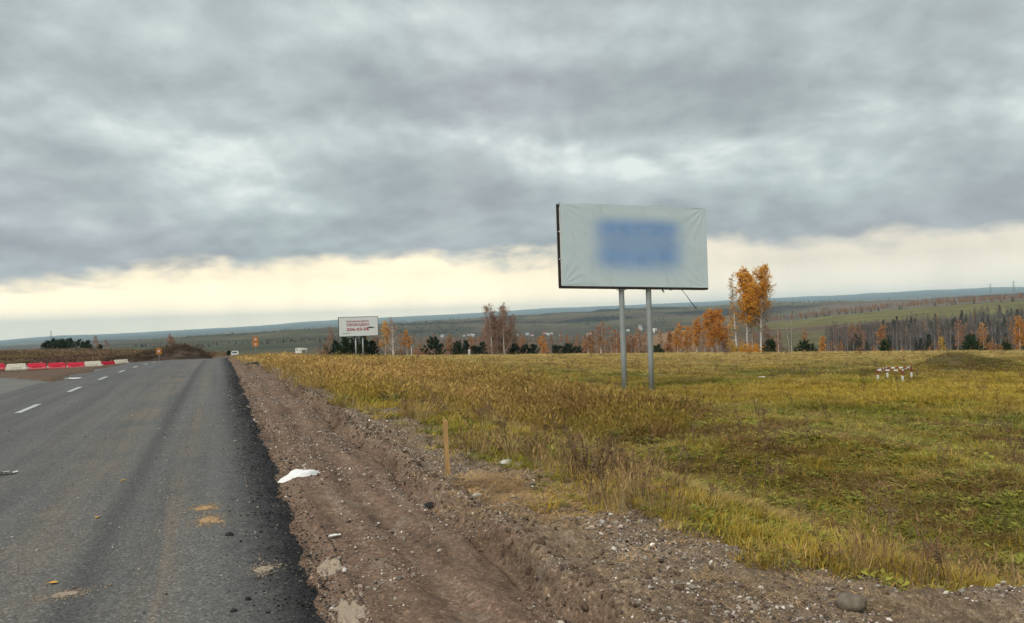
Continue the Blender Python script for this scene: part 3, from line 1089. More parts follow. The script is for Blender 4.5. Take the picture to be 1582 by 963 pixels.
# ragged dry weeds along the verge
g, X, Y, r = grass_points(9000, 4, 26, 1.4, seed=18)
u, v = to_uv(X, Y)
din = u - shoulder_edge(v) + (fbm(X * 1.3, Y * 1.3, 111, 3) - 0.5) * 1.3
keep = (din > -0.15) & (din < 2.4) & (fbm(X * 0.9, Y * 0.9, 321, 3) > 0.53) & (g.uniform(0, 1, len(X)) < 0.55)
X, Y, r = X[keep], Y[keep], r[keep]
N = len(X)
idx = np.where(g.uniform(0, 1, N) < 0.3, 12 + g.integers(0, 4, N), 6 + g.integers(0, 3, N))
tw = np.interp(r, [4, 12, 26], [0.75, 1.0, 1.5])
sc = g.uniform(0.35, 0.85, N)
vt = lerp(np.tile(TAN, (N, 1)), BRN, g.uniform(0, 1, N) ** 1.5)
vt = np.where((idx >= 12)[:, None], np.array([0.17, 0.11, 0.065]), vt) * g.uniform(0.7, 1.2, N)[:, None]
scatter("verge_weeds", "ragged dry straw and weeds along the edge of the dirt shoulder", "weeds", np.stack([X, Y, ground(X, Y)], 1),
        np.stack([g.normal(0, .18, N), g.normal(0, .18, N), g.uniform(0, 6.28, N)], 1), np.stack([tw, tw, sc], 1), idx, vt, tuft_coll)

# rough brown growth left of the road
g, X, Y, r = grass_points(26000, 60, 300, 1.7, -41, -14, seed=9)
u, v = to_uv(X, Y)
us = u - road_shift(v)
pxq = CX + F_PX * X / Y
keep = (us < -9) & ((us < -24) | (Y > 100))
keep &= ~((pxq > 150) & (Y < 118))
X, Y, r, us = X[keep], Y[keep], r[keep], us[keep]
N = len(X)
tt = fbm(X / 14, Y / 14, 311, 3)
tint = lerp(np.tile(np.array([0.27, 0.20, 0.115]), (N, 1)), np.array([0.27, 0.235, 0.085]), sst(tt, 0.48, 0.66))
tint = lerp(tint, np.array([0.17, 0.10, 0.075]), sst(fbm(X / 8, Y / 8, 313, 3), 0.5, 0.65)) * g.uniform(0.7, 1.3, N)[:, None]
hs = g.uniform(0.6, 1.6, N) * (1.0 + 0.25 * sst(Y, 110, 170))
ws = np.interp(r, [60, 120, 300], [4.5, 7, 14]) * g.uniform(0.8, 1.2, N)
scatter("roadside_scrub", "brown weedy scrub on the far side of the road behind the barriers", "scrub", np.stack([X, Y, ground(X, Y)], 1),
        np.stack([0 * X, 0 * X, g.uniform(0, 6.28, N)], 1), np.stack([ws, ws, hs], 1), 6 + g.integers(0, 3, N), tint, tuft_coll)


# gravel
def pebble(seed):
    g = np.random.default_rng(seed)
    V, F = [], []
    ph = (1 + 5 ** .5) / 2
    ico = np.array([[-1, ph, 0], [1, ph, 0], [-1, -ph, 0], [1, -ph, 0], [0, -1, ph], [0, 1, ph], [0, -1, -ph], [0, 1, -ph], [ph, 0, -1], [ph, 0, 1], [-ph, 0, -1], [-ph, 0, 1]], float)
    ico /= np.linalg.norm(ico[0])
    F = np.array([[0, 11, 5], [0, 5, 1], [0, 1, 7], [0, 7, 10], [0, 10, 11], [1, 5, 9], [5, 11, 4], [11, 10, 2], [10, 7, 6], [7, 1, 8],
                  [3, 9, 4], [3, 4, 2], [3, 2, 6], [3, 6, 8], [3, 8, 9], [4, 9, 5], [2, 4, 11], [6, 2, 10], [8, 6, 7], [9, 8, 1]])
    V = ico * g.uniform(0.7, 1.2, (12, 1)) * np.array([1, g.uniform(.6, .9), g.uniform(.4, .7)])
    mb = MB()
    mb.add(V, F)
    me = mb.mesh("pebble")
    vattr(me, 'blade', np.ones((12, 3)), 'COLOR')
    me.materials.append(m_pebble)
    return me


peb_coll = source_coll("pebble", [pebble(i) for i in range(5)])
g = np.random.default_rng(21)
N = 120000
vv_ = np.exp(g.uniform(math.log(3.0), math.log(34), N)) - 0.2
uu_ = g.uniform(0.0, 1, N) * (shoulder_edge(vv_) + 0.35)
dens = 0.42 + 0.58 * sst(uu_, 1.2, 1.7)
cl = fbm(uu_ * 1.6, vv_ * 0.9, 401, 3)
keep = g.uniform(0, 1, N) < dens * sst(cl, 0.30, 0.62)
uu_, vv_ = uu_[keep], vv_[keep]
N = len(uu_)
X, Y = to_xy(uu_, vv_)
size = np.exp(g.normal(math.log(0.0066), 0.55, N))
size = np.clip(size * np.interp(vv_, [3, 12, 34], [0.9, 1.0, 1.2]), 0.003, 0.030)
pal = np.array([[0.40, 0.355, 0.30], [0.055, 0.045, 0.04], [0.30, 0.265, 0.22], [0.32, 0.275, 0.225], [0.16, 0.11, 0.085], [0.11, 0.08, 0.065], [0.20, 0.14, 0.11], [0.20, 0.165, 0.13], [0.27, 0.23, 0.19], [0.15, 0.115, 0.09], [0.34, 0.30, 0.26], [0.42, 0.38, 0.34], [0.12, 0.10, 0.09], [0.26, 0.18, 0.14]])
tint = pal[g.integers(0, len(pal), N)] * np.exp(g.normal(0.05, 0.36, N))[:, None]
scatter("gravel", "loose grey and brown stones strewn over the dirt shoulder", "gravel", np.stack([X, Y, shoulder_surf(uu_, vv_) + size * 0.28], 1),
        g.uniform(0, 6.28, (N, 3)) * [0.1, 0.1, 1], np.repeat(size[:, None], 3, 1), g.integers(0, 5, N), tint, peb_coll)
# crumbs of asphalt along the broken edge and on the road
N = 9000
vv_ = np.exp(g.uniform(math.log(3.2), math.log(30), N))
uu_ = np.clip(g.normal(-0.04, 0.16, N), -0.9, 0.24)
X, Y = to_xy(uu_, vv_)
cr = (fbm(vv_ * 7, uu_ * 7, 91, 3) - 0.5)
Zc = profile(Y) - 0.115 * sst(uu_ + cr * 0.12 + (fbm(vv_ * 1.3, vv_ * 0 + 5, 97, 4) - 0.5) * 0.22, -0.10, 0.14)
Zc = np.maximum(Zc, np.where(uu_ > -0.1, shoulder_surf(uu_, vv_), -9))
size = np.clip(np.exp(g.normal(math.log(0.0065), 0.45, N)) * np.interp(vv_, [3, 12, 30], [0.8, 1.1, 1.6]), 0.003, 0.025)
tint = np.where(g.uniform(0, 1, N)[:, None] < 0.86, np.array([[0.025, 0.025, 0.025]]), np.array([[0.16, 0.13, 0.10]])) * g.uniform(0.7, 1.6, N)[:, None]
scatter("asphalt_crumbs", "black crumbs of asphalt along the broken road edge", "asphalt crumbs", np.stack([X, Y, Zc + size * 0.2], 1),
        g.uniform(0, 6.28, (N, 3)) * [0.1, 0.1, 1], np.repeat(size[:, None], 3, 1), g.integers(0, 5, N), tint, peb_coll)
N = 1500
vv_ = np.exp(g.uniform(math.log(3.2), math.log(22), N))
uu_ = np.where(g.uniform(0, 1, N) < 0.7, g.normal(-1.1, 0.7, N), g.uniform(-4.2, -0.3, N))
uu_ = np.clip(uu_, -5.5, -0.3)
X, Y = to_xy(uu_, vv_)
size = np.clip(np.exp(g.normal(math.log(0.0055), 0.5, N)) * np.interp(vv_, [3, 12, 22], [0.8, 1.3, 2]), 0.002, 0.016)
tint = pal[g.integers(0, len(pal), N)] * 1.1
scatter("road_grit", "small pale stones and grit lying on the asphalt", "grit", np.stack([X, Y, profile(Y) + size * 0.3], 1),
        g.uniform(0, 6.28, (N, 3)) * [0.1, 0.1, 1], np.repeat(size[:, None], 3, 1), g.integers(0, 5, N), tint, peb_coll)
# crumbled clods along the rut and the loose bank
N = 2600
vv_ = np.exp(g.uniform(math.log(3.2), math.log(26), N))
wobc = (fbm(vv_ * 0.6, vv_ * 0, 101, 3) - 0.5) * 0.35
uu_ = wobc + np.where(g.uniform(0, 1, N) < 0.6, g.normal(1.50, 0.10, N), g.uniform(1.5, 3.2, N))
X, Y = to_xy(uu_, vv_)
size = np.clip(np.exp(g.normal(math.log(0.015), 0.5, N)) * np.interp(vv_, [3, 12, 26], [0.8, 1.1, 1.5]), 0.006, 0.05)
tint = np.array([0.135, 0.092, 0.062]) * g.uniform(0.55, 1.5, N)[:, None]
scatter("earth_crumbs", "crumbled brown earth clods along the rut and loose bank of the shoulder", "clods", np.stack([X, Y, shoulder_surf(uu_, vv_) + size * 0.2], 1),
        g.uniform(0, 6.28, (N, 3)) * [0.3, 0.3, 1], np.repeat(size[:, None], 3, 1), g.integers(0, 5, N), tint, peb_coll)
# straw lying on the outer shoulder
N = 850
uu_ = np.concatenate([g.normal(2.15, 0.34, 550), g.uniform(1.9, 3.6, 300)])
vv_ = np.concatenate([g.normal(7.2, 0.55, 550), g.uniform(3.5, 14, 300)])
X, Y = to_xy(uu_, vv_)
tint = np.array([0.62, 0.40, 0.19]) * g.uniform(0.5, 1.15, N)[:, None]
sc = g.uniform(0.4, 1.0, N)
scatter("loose_straw", "matted pale straw lying on the gravel beside the wooden stake", "straw", np.stack([X, Y, shoulder_surf(uu_, vv_) + 0.01], 1),
        np.stack([0 * X, 0 * X, g.uniform(0, 6.28, N)], 1), np.stack([sc, sc, sc * .6], 1), 16 + g.integers(0, 2, N), tint, tuft_coll)

exec_marker = 0
# ------------------------------------------------------------------ trees
def limb_path(p0, d, L, droop, g, n=5):
    pts = [np.array(p0, float)]
    d = np.array(d, float)
    for k in range(n - 1):
        d = d + np.array([0, 0, droop]) / n + g.normal(0, 0.08, 3)
        d /= np.linalg.norm(d)
        pts.append(pts[-1] + d * L / (n - 1))
    return np.array(pts)


def strips_(mb, c, d, L, wd, g, mi):
    """thin triangles: twigs"""
    n = len(c)
    s = np.cross(d, g.normal(0, 1, (n, 3)))
    s /= np.linalg.norm(s, axis=1)[:, None] + 1e-9
    V = np.stack([c - s * wd[:, None] / 2, c + s * wd[:, None] / 2, c + d * L[:, None]], 1).reshape(-1, 3)
    mb.add(V, np.arange(3 * n).reshape(n, 3), mi)


def leaves_(mb, c, size, g, mi):
    n = len(c)
    a = g.normal(0, 1, (n, 3))
    a /= np.linalg.norm(a, axis=1)[:, None]
    b_ = np.cross(a, g.normal(0, 1, (n, 3)))
    b_ /= np.linalg.norm(b_, axis=1)[:, None] + 1e-9
    s = (size * g.uniform(0.6, 1.3, n))[:, None]
    V = np.stack([c - a * s * .6, c + b_ * s * .38, c + a * s * .6, c - b_ * s * .38], 1).reshape(-1, 3)
    k = np.arange(n) * 4
    mb.add(V, np.stack([k, k + 1, k + 2, k + 3], 1), mi)


def birch_meshes(seed, H, stems=1, width=0.26, leaf=0.0, leaf_lo=0.3, leaf_hi=1.0, twig=1.0, lsize=0.15, lean=(0, 0), start=0.28, gap=0.7, thick=1.0):
    """trunk mesh (stems and limbs) and crown mesh (twigs slot 0, leaves slot 1)"""
    g = np.random.default_rng(seed)
    tb, cb_ = MB(), MB()
    for s in range(stems):
        a = g.uniform(0, 6.28)
        off = np.array([math.cos(a), math.sin(a), 0]) * (0.05 * H if stems > 1 else 0)
        Hs = H * (1.0 if s == 0 else g.uniform(0.75, 0.97))
        n = 10
        tt = np.linspace(0, 1, n)
        wob = np.cumsum(g.normal(0, 0.006 * H, (n, 2)), axis=0)
        pts = np.stack([off[0] * (0.4 + 1.2 * tt) + lean[0] * Hs * tt + wob[:, 0] * tt, off[1] * (0.4 + 1.2 * tt) + lean[1] * Hs * tt + wob[:, 1] * tt, tt * Hs - 0.15], 1)
        rad = 0.0105 * H * thick * (1 - 0.9 * tt) + 0.008
        tb.tube(pts, rad, 7)
        nl = int(10 + H * 2.2)
        for k in range(nl):
            t_ = start + (0.98 - start) * ((k + g.uniform(0, 1)) / nl)
            i = min(int(t_ * (n - 1)), n - 2)
            f = t_ * (n - 1) - i
            p0 = pts[i] * (1 - f) + pts[i + 1] * f
            b_ = g.uniform(0, 6.28)
            q_ = (t_ - start) / (1 - start)
            prof = 1.25 * max(0.04, 1 - q_) ** 0.75 * (q_ + 0.2) ** 0.35 + 0.06
            L = width * H * prof * g.uniform(0.55, 1.15)
            d = np.array([math.cos(b_) * 0.75, math.sin(b_) * 0.75, g.uniform(0.7, 1.7)])
            d /= np.linalg.norm(d)
            lp = limb_path(p0, d, L, -0.25, g, 5)
            rl = max(0.010, 0.34 * rad[i])
            (tb if rl > 0.022 else cb_).tube(lp, np.linspace(rl, 0.005, 5), 4, cap=False)
            m_ = max(3, int(9 * twig * L / 2.0 + 3))
            q = g.uniform(0.15, 1, m_)
            ii = np.minimum((q * 4).astype(int), 3)
            ff = (q * 4 - ii)[:, None]
            c = lp[ii] * (1 - ff) + lp[ii + 1] * ff
            dd = d[None] * 0.6 + g.normal(0, 0.55, (m_, 3))
            dd /= np.linalg.norm(dd, axis=1)[:, None]
            tl_ = g.uniform(0.25, 0.6, m_) * L * 0.75 + 0.15
            strips_(cb_, c, dd, tl_, np.full(m_, 0.036), g, 0)
            # fine drooping ends
            m2 = int(m_ * 3 * twig)
            j = g.integers(0, m_, m2)
            q2 = g.uniform(0.2, 1, m2)[:, None]
            c2 = c[j] + dd[j] * tl_[j][:, None] * q2
            d2 = dd[j] * 0.5 + g.normal(0, 0.5, (m2, 3)) + [0, 0, -0.35]
            d2 /= np.linalg.norm(d2, axis=1)[:, None]
            l2 = g.uniform(0.2, 0.55, m2)
            strips_(cb_, c2, d2, l2, np.full(m2, 0.027), g, 0)
            if leaf > 0 and leaf_lo <= t_ <= leaf_hi and g.uniform() < gap + 0.3:
                m3 = int(m2 * leaf * 2.6 * g.uniform(0.3, 1.3))
                j = g.integers(0, m2, m3)
                c3 = c2[j] + d2[j] * (l2[j] * g.uniform(0, 1, m3))[:, None] + g.normal(0, 0.05, (m3, 3))
                leaves_(cb_, c3, np.full(m3, lsize), g, 1)
    return tb.mesh("trunk", True), cb_.mesh("crown")


def pine_meshes(seed, H, width=0.35, clump=1.0):
    g = np.random.default_rng(seed)
    tb, cb_ = MB(), MB()
    tb.tube(np.array([[0, 0, -0.2], [g.normal(0, .05), 0, H * .5], [0, g.normal(0, .05), H * .97]]), [0.022 * H, 0.014 * H, 0.01], 6)
    nw = int(5 + H * 1.7)
    for k in range(nw):
        t_ = 0.04 + 0.94 * k / nw
        for j in range(g.integers(4, 7)):
            b_ = g.uniform(0, 6.28)
            L = width * H * (1 - t_) ** 0.75 * g.uniform(0.6, 1.15) + 0.12
            d = np.array([math.cos(b_), math.sin(b_), 0.15 + 0.6 * t_])
            lp = limb_path([0, 0, t_ * H], d / np.linalg.norm(d), L, 0.45, g, 4)
            cb_.tube(lp, [0.02, 0.015, 0.01, 0.005], 3, mi=0, cap=False)
            nc = max(3, int(L / 0.17 * clump))
            for c in range(nc):
                q = 0.3 + 0.7 * (c + g.uniform()) / nc
                i = min(int(q * 3), 2)
                p = lp[i] + (lp[i + 1] - lp[i]) * (q * 3 - i) + g.normal(0, 0.06, 3)
                m_ = 13
                dd = d[None] * 0.5 + g.normal(0, 0.75, (m_, 3)) + [0, 0, 0.35]
                dd /= np.linalg.norm(dd, axis=1)[:, None]
                strips_(cb_, np.repeat(p[None], m_, 0), dd, g.uniform(0.20, 0.45, m_), g.uniform(0.07, 0.13, m_), g, 1)
    return tb.mesh("trunk", True), cb_.mesh("crown")


def bush_meshes(seed, H, Wd, leaf=0.5, lsize=0.12, sr=1.0):
    g = np.random.default_rng(seed)
    tb, cb_ = MB(), MB()
    ns = int(9 + 5 * Wd)
    for s in range(ns):
        a = g.uniform(0, 6.28)
        p0 = np.array([math.cos(a), math.sin(a), 0]) * Wd * 0.12 * g.uniform(0, 1) + [0, 0, -0.1]
        d = np.array([math.cos(a) * g.uniform(0.1, 0.9) * Wd / H, math.sin(a) * g.uniform(0.1, 0.9) * Wd / H, 1.0])
        L = H * g.uniform(0.55, 1.0)
        lp = limb_path(p0, d / np.linalg.norm(d), L, 0, g, 5)
        tb.tube(lp, np.linspace(0.022, 0.005, 5) * sr, 4, cap=False)
        m_ = 24
        q = g.uniform(0.2, 1, m_)
        ii = np.minimum((q * 4).astype(int), 3)
        ff = (q * 4 - ii)[:, None]
        c = lp[ii] * (1 - ff) + lp[ii + 1] * ff
        dd = d[None] / np.linalg.norm(d) * 0.7 + g.normal(0, 0.5, (m_, 3))
        dd /= np.linalg.norm(dd, axis=1)[:, None]
        l = g.uniform(0.2, 0.5, m_) * H * 0.35
        strips_(cb_, c, dd, l, np.full(m_, 0.024 * sr), g, 0)
        m3 = int(m_ * 5 * leaf)
        if m3:
            j = g.integers(0, m_, m3)
            leaves_(cb_, c[j] + dd[j] * (l[j] * g.uniform(0, 1.1, m3))[:, None], np.full(m3, lsize), g, 1)
    return tb.mesh("stems"), cb_.mesh("foliage")


def tree(name, label, cat, px, dist, ytop, meshes, mats_t, mats_c, group=None, tname='trunk', cname='crown', rz=0):
    """meshes: function of the height that makes (trunk, crown)."""
    X, Y, Z = at(px, dist)
    H = max(0.6, EYE + dist * (hor(px) - ytop) / F_PX - Z)
    tm, cm = meshes(H)
    r_ = empty(name, (X, Y, Z), rz)
    tag(r_, label, cat, group)
    link(tname, tm, r_, mats_t)
    link(cname, cm, r_, mats_c)
    return r_


def T_birch(px, dist, ytop, label, seed, leafmat_=None, twm=None, group=None, **kw):
    tree("birch_tree", label, "tree", px, dist, ytop, lambda H: birch_meshes(seed, H, **kw), [m_birch], [twm or m_twig, leafmat_ or m_lf_rust], group)


def T_pine(px, dist, ytop, label, seed, width=0.38, mat=None, group=None):
    tree("pine_tree", label, "tree", px, dist, ytop, lambda H: pine_meshes(seed, H, width), [m_pinebark], [m_pinebark, mat or m_needle], group)


def T_bush(px, dist, ytop, label, seed, Wd, leaf=0.5, lm=None, tw=None, group=None):
    tree("bush", label, "bush", px, dist, ytop, lambda H: bush_meshes(seed, H, Wd, leaf), [tw or m_twigred], [tw or m_twigred, lm or m_lf_rust], group, 'stems', 'foliage')


ED = "trees along the far edge of the field"
# the tall golden group beyond the field
T_birch(1137, 124, 421, "tall birch with thin golden leaves, outer one of the golden clump beside the billboard", 1, m_lf_gold, group=ED, leaf=0.6, leaf_lo=0.1, width=0.18, lean=(-0.05, 0), twig=1.4, start=0.12, gap=0.35)
T_birch(1153, 126, 415, "tall birch with dense golden crown in the middle of the golden clump", 2, m_lf_gold, group=ED, leaf=2.2, leaf_lo=0.34, width=0.24, twig=1.6, start=0.30)
T_birch(1161, 129, 422, "golden birch with close pale trunk just behind the densest golden crown", 3, m_lf_gold, group=ED, leaf=2.0, leaf_lo=0.36, width=0.23, twig=1.5, start=0.30)
T_birch(1173, 125, 411, "tall forked birch with golden top and bare purplish lower twigs", 4, m_lf_gold, group=ED, leaf=1.6, leaf_lo=0.46, width=0.27, twig=2.0, start=0.28, lean=(0.02, 0))
T_bush(1158, 121, 528, "bright golden bush at the foot of the golden birches", 5, 3.4, 2.4, m_lf_gold, m_twig, ED)
T_bush(1140, 122, 524, "thin yellow bush under the outer golden birch", 6, 2.6, 1.2, m_lf_yel, m_twig, ED)
T_birch(1098, 128, 482, "orange birch with broad full crown between billboard and golden clump", 7, m_lf_orange, m_twigred, ED, leaf=1.7, leaf_lo=0.2, width=0.42, twig=1.5)
T_birch(1107, 132, 479, "orange birch with rounded top behind the broad orange one", 8, m_lf_orange, m_twigred, ED, leaf=2.0, leaf_lo=0.3, width=0.36, twig=1.4)
T_birch(1074, 130, 491, "slim birch with sparse orange tip beside the orange birches", 9, m_lf_orange, m_twigred, ED, leaf=1.2, leaf_lo=0.35, width=0.26, twig=1.4)
T_birch(1062, 132, 505, "short yellow-orange birch between two slim birches", 10, m_lf_orange, m_twigred, ED, leaf=1.7, width=0.36)
T_birch(1047, 130, 500, "slim twin-stemmed rusty birch by the right-hand billboard post", 11, m_lf_orange, m_twigred, ED, leaf=1.0, width=0.28, stems=2)
T_birch(1086, 134, 500, "small rusty birch squeezed behind the orange birches", 12, m_lf_rust, m_twigred, ED, leaf=0.8, width=0.24)
T_birch(1201, 126, 499, "bare white-stemmed birch standing alone right of the golden clump", 13, None, None, ED, leaf=0.0, width=0.14, twig=0.6)
T_birch(1219, 128, 494, "pair of bare white stems grown as one birch beside a low pine", 14, None, None, ED, leaf=0.0, width=0.13, twig=0.5, stems=2)
T_pine(1188, 128, 526, "low round pine right behind the golden clump", 15, 0.75, group=ED)
T_pine(1243, 128, 527, "low wide pine right of the pair of bare white stems", 16, 0.8, group=ED)
T_bush(1232, 130, 532, "dark low bush beside the low wide pine", 161, 2.5, 0.5, m_needle, m_twig, ED)
T_birch(1269, 126, 519, "small orange birch sapling between low pine and rusty birch", 17, m_lf_orange, m_twigred, ED, leaf=1.6, width=0.2)
T_birch(1361, 124, 502, "rusty red birch with a small pine at its foot", 18, m_lf_rust, m_twigred, ED, leaf=1.2, width=0.27, twig=1.2)
T_pine(1365, 121, 525, "small dark pine at the foot of the rusty red birch", 19, 0.42, group=ED)
T_bush(1350, 125, 536, "thin brown bush left of the small dark pine", 191, 2.0, 0.5, None, None, ED)
T_bush(1402, 126, 535, "grey leafless bush in the gap right of the rusty birch", 20, 3.0, 0.1, None, m_twig, ED)
T_bush(1440, 124, 529, "faded orange bush beside the yellow sapling", 21, 2.0, 1.0, m_lf_rust, None, ED)
T_birch(1453, 123, 521, "low yellow birch sapling, wide at the base", 22, m_lf_yel, m_twigred, ED, leaf=1.5, width=0.32, start=0.1)
T_birch(1477, 123, 511, "slim birch with white stem leaning beside the big dark pine", 23, m_lf_rust, m_twigred, ED, leaf=0.3, width=0.16, lean=(0.05, 0))
T_pine(1496, 121, 519, "big dark bushy pine at the field edge, the largest of the right-hand pines", 24, 0.62, group=ED)
T_bush(1477, 120, 539, "low dark juniper bush against the big bushy pine", 241, 2.6, 2.0, m_needle, m_twig, ED)
T_birch(1517, 121, 498, "orange birch with white stem right beside the big bushy pine", 25, m_lf_orange, m_twigred, ED, leaf=0.7, width=0.22, lean=(0.02, 0))
T_bush(1532, 121, 523, "rusty brown bush between orange birch and dark pine", 26, 2.6, 1.4, m_lf_rust, None, ED)
T_pine(1552, 120, 530, "small dark pine under the outermost orange birch", 27, 0.6, group=ED)
T_birch(1570, 119, 486, "tall orange birch with twin white stems at the edge of the view", 28, m_lf_orange, m_twigred, ED, leaf=1.1, width=0.22, stems=2, start=0.25)

# behind the billboard posts
T_birch(927, 132, 496, "rusty bare birch with two white stems left of the billboard posts", 30, m_lf_rust, m_twigred, ED, leaf=0.45, width=0.22, stems=2)
T_birch(942, 134, 502, "slim reddish birch just right of the two-stemmed rusty birch", 31, m_lf_rust, m_twigred, ED, leaf=0.35, width=0.2)
T_birch(951, 133, 507, "small rusty birch close to the nearer billboard post", 32, m_lf_rust, m_twigred, ED, leaf=0.8, width=0.25)
T_birch(985, 131, 505, "slim reddish birch between the two billboard posts", 33, m_lf_rust, m_twigred, ED, leaf=0.5, width=0.24)
T_birch(1018, 136, 508, "thin rusty birch right behind the farther billboard post", 331, m_lf_rust, m_twigred, ED, leaf=0.4, width=0.22)
T_birch(905, 134, 514, "low reddish birch scrub left of the two-stemmed rusty birch", 34, m_lf_rust, m_twigred, ED, leaf=0.5, width=0.3, stems=2)
T_pine(1014, 130, 533, "tiny dark pine right of the billboard posts", 35, 0.55, group=ED)

for q_, (x_, d_, y_, lf_, w_, lab_) in enumerate([
        (913, 137, 511, 0.35, 0.3, "low pinkish birch behind the reddish scrub left of the billboard posts"),
        (962, 137, 512, 0.3, 0.32, "bushy pinkish birch half covered by the nearer billboard post"),
        (974, 138, 517, 0.5, 0.34, "short rusty birch in the gap between the two billboard posts, beside the slim one"),
        (996, 135, 512, 0.3, 0.3, "pinkish birch half covered by the farther billboard post"),
        (1033, 139, 512, 0.9, 0.3, "small rusty-orange birch between farther post and twin-stemmed rusty birch"),
        (1119, 134, 505, 0.5, 0.3, "thin pinkish birch in the gap before the golden clump"),
        (1185, 134, 500, 0.15, 0.3, "purplish bare birch tucked behind the golden clump's far flank")]):
    T_birch(x_, d_, y_, lab_, 900 + q_, m_lf_rust, m_twigred, ED, leaf=lf_, width=w_, twig=1.6, start=0.15)
# middle of the field edge
T_birch(759, 138, 471, "bare birch with leaning white stem on the outside of the bare clump", 40, None, m_twigred, ED, leaf=0.10, leaf_lo=0.8, width=0.34, twig=2.4, lean=(-0.03, 0), start=0.14)
T_birch(769, 140, 470, "bare birch with many stems in the middle of the bare clump", 41, None, m_twigred, ED, leaf=0.02, width=0.3, twig=2.2, stems=3, start=0.14)
T_birch(777, 138, 473, "bare birch with straight bright stem on the inner side of the clump", 42, None, m_twigred, ED, leaf=0.02, width=0.34, twig=2.4, start=0.14)
T_birch(786, 141, 487, "shorter bare birch leaning outwards from the bare clump", 43, None, m_twigred, ED, leaf=0.02, width=0.38, twig=2.2, lean=(0.06, 0), start=0.14)
T_birch(749, 141, 500, "small orange-brown birch at the outer foot of the bare clump", 44, m_lf_rust, m_twigred, ED, leaf=0.7, width=0.28)
T_pine(668, 134, 521, "dark round pine standing alone near the white marker pillar", 45, 0.62, m_needle2, ED)
T_birch(691, 138, 516, "small rusty birch between two dark pines near the pillar", 46, m_lf_rust, m_twigred, ED, leaf=0.6, width=0.3, stems=2)
T_pine(705, 137, 528, "small pointed pine left of the white pillar", 47, 0.5, m_needle2, ED)
T_pine(718, 141, 526, "narrow pine right behind the white pillar", 48, 0.34, m_needle2, ED)
T_pine(730, 140, 535, "low pine just right of the white pillar", 49, 0.6, m_needle2, ED)
T_pine(744, 139, 529, "low pine at the outer foot of the bare clump", 50, 0.5, m_needle2, ED)
T_pine(793, 140, 532, "low pine at the inner foot of the bare clump", 51, 0.7, m_needle2, ED)
T_pine(809, 141, 534, "second low pine along from the bare clump", 52, 0.8, m_needle2, ED)
T_pine(822, 142, 533, "third low pine, close to the round orange sapling", 53, 0.7, m_needle2, ED)
T_birch(836, 140, 520, "round orange sapling alone among the low pines", 54, m_lf_orange, m_twigred, ED, leaf=1.3, width=0.34, start=0.2)
T_pine(858, 141, 535, "low pine right of the round orange sapling", 55, 0.8, m_needle2, ED)
T_pine(876, 140, 532, "wide low pine halfway between orange sapling and billboard", 56, 0.8, m_needle2, ED)
T_pine(893, 139, 537, "flat low pine left of the reddish scrub birch", 57, 0.9, m_needle2, ED)
T_bush(655, 133, 540, "grey thistle bush before the dark round pine", 58, 1.6, 0.2, None, m_twig, ED)

# by the second billboard
T_pine(518, 121, 527, "outermost dark pine behind the small billboard, thin at the top", 60, 0.5, m_needle2, ED)
T_pine(531, 119, 520, "dark pine behind the left half of the small billboard", 61, 0.45, m_needle, ED)
T_pine(546, 121, 517, "dark pine straight behind the small billboard's posts", 62, 0.45, m_needle2, ED)
T_pine(561, 120, 519, "dark pine behind the right half of the small billboard", 63, 0.45, m_needle, ED)
T_pine(574, 118, 527, "low dark pine at the small billboard's outer corner", 64, 0.45, m_needle2, ED)
T_birch(593, 116, 497, "golden birch with leaning white stem close beside the small billboard", 65, m_lf_gold, m_twigred, ED, leaf=1.6, leaf_lo=0.3, width=0.26, lean=(0.06, 0), start=0.2)
T_birch(606, 115, 492, "bare birch with white boughs spread like a fan near the small billboard", 66, None, m_twigred, ED, leaf=0.05, width=0.5, twig=1.0, start=0.10, thick=2.6)
T_birch(627, 118, 511, "small orange birch at the far side of the fan-shaped bare birch", 67, m_lf_orange, m_twigred, ED, leaf=1.2, width=0.3)
T_birch(513, 126, 503, "grey-pink bare birch just outside the small billboard", 68, None, m_twigred, ED, leaf=0.05, width=0.26, twig=1.2, stems=2)
T_bush(500, 125, 528, "pinkish bare bush left of the pines by the small billboard", 69, 4.0, 0.15, None, m_twigred, ED)
T_bush(645, 122, 535, "pale brown bush beyond the orange birch by the small billboard", 691, 2.4, 0.3, None, m_twigred, ED)

# left of the road
LF = "trees beyond the road barriers"
for i, (x_p, yt, dd_, wd_, lab) in enumerate([
        (72, 527, 205, 0.62, "outermost dark pine of the group beyond the barriers"),
        (83, 523, 210, 0.62, "second dark pine of the group beyond the barriers, tight against the first"),
        (95, 524, 203, 0.62, "broad dark pine in the middle of the group beyond the barriers"),
        (106, 523, 208, 0.62, "dark pine left of the reddish bush beyond the barriers"),
        (122, 525, 212, 0.62, "dark pine behind the reddish bush beyond the barriers"),
        (135, 526, 207, 0.62, "dark pine right of the reddish bush beyond the barriers"),
        (153, 533, 205, 0.62, "low dark pine at the road side of the pine group")]):
    T_pine(x_p, dd_, yt, lab, 70 + i, wd_, m_needle, LF)
T_birch(147, 202, 517, "tall bare birch rising over the low pines beyond the barriers", 80, m_lf_rust, m_twigred, LF, leaf=0.3, width=0.24, twig=1.3)
T_birch(163, 200, 525, "short bare birch right of the pine group beyond the barriers", 81, None, m_twigred, LF, leaf=0.1, width=0.3, twig=1.3)
T_bush(118, 190, 536, "reddish brown bush in front of the dark pine group", 82, 6.0, 0.7, m_lf_rust, m_twigred, LF)
T_birch(262, 128, 516, "bare pinkish birch behind the brown soil mound", 83, None, m_twigred, LF, leaf=0.1, width=0.3, twig=1.5, stems=2)
T_bush(252, 130, 528, "bare pinkish bush left of the birch behind the soil mound", 84, 4.0, 0.1, None, m_twigred, LF)
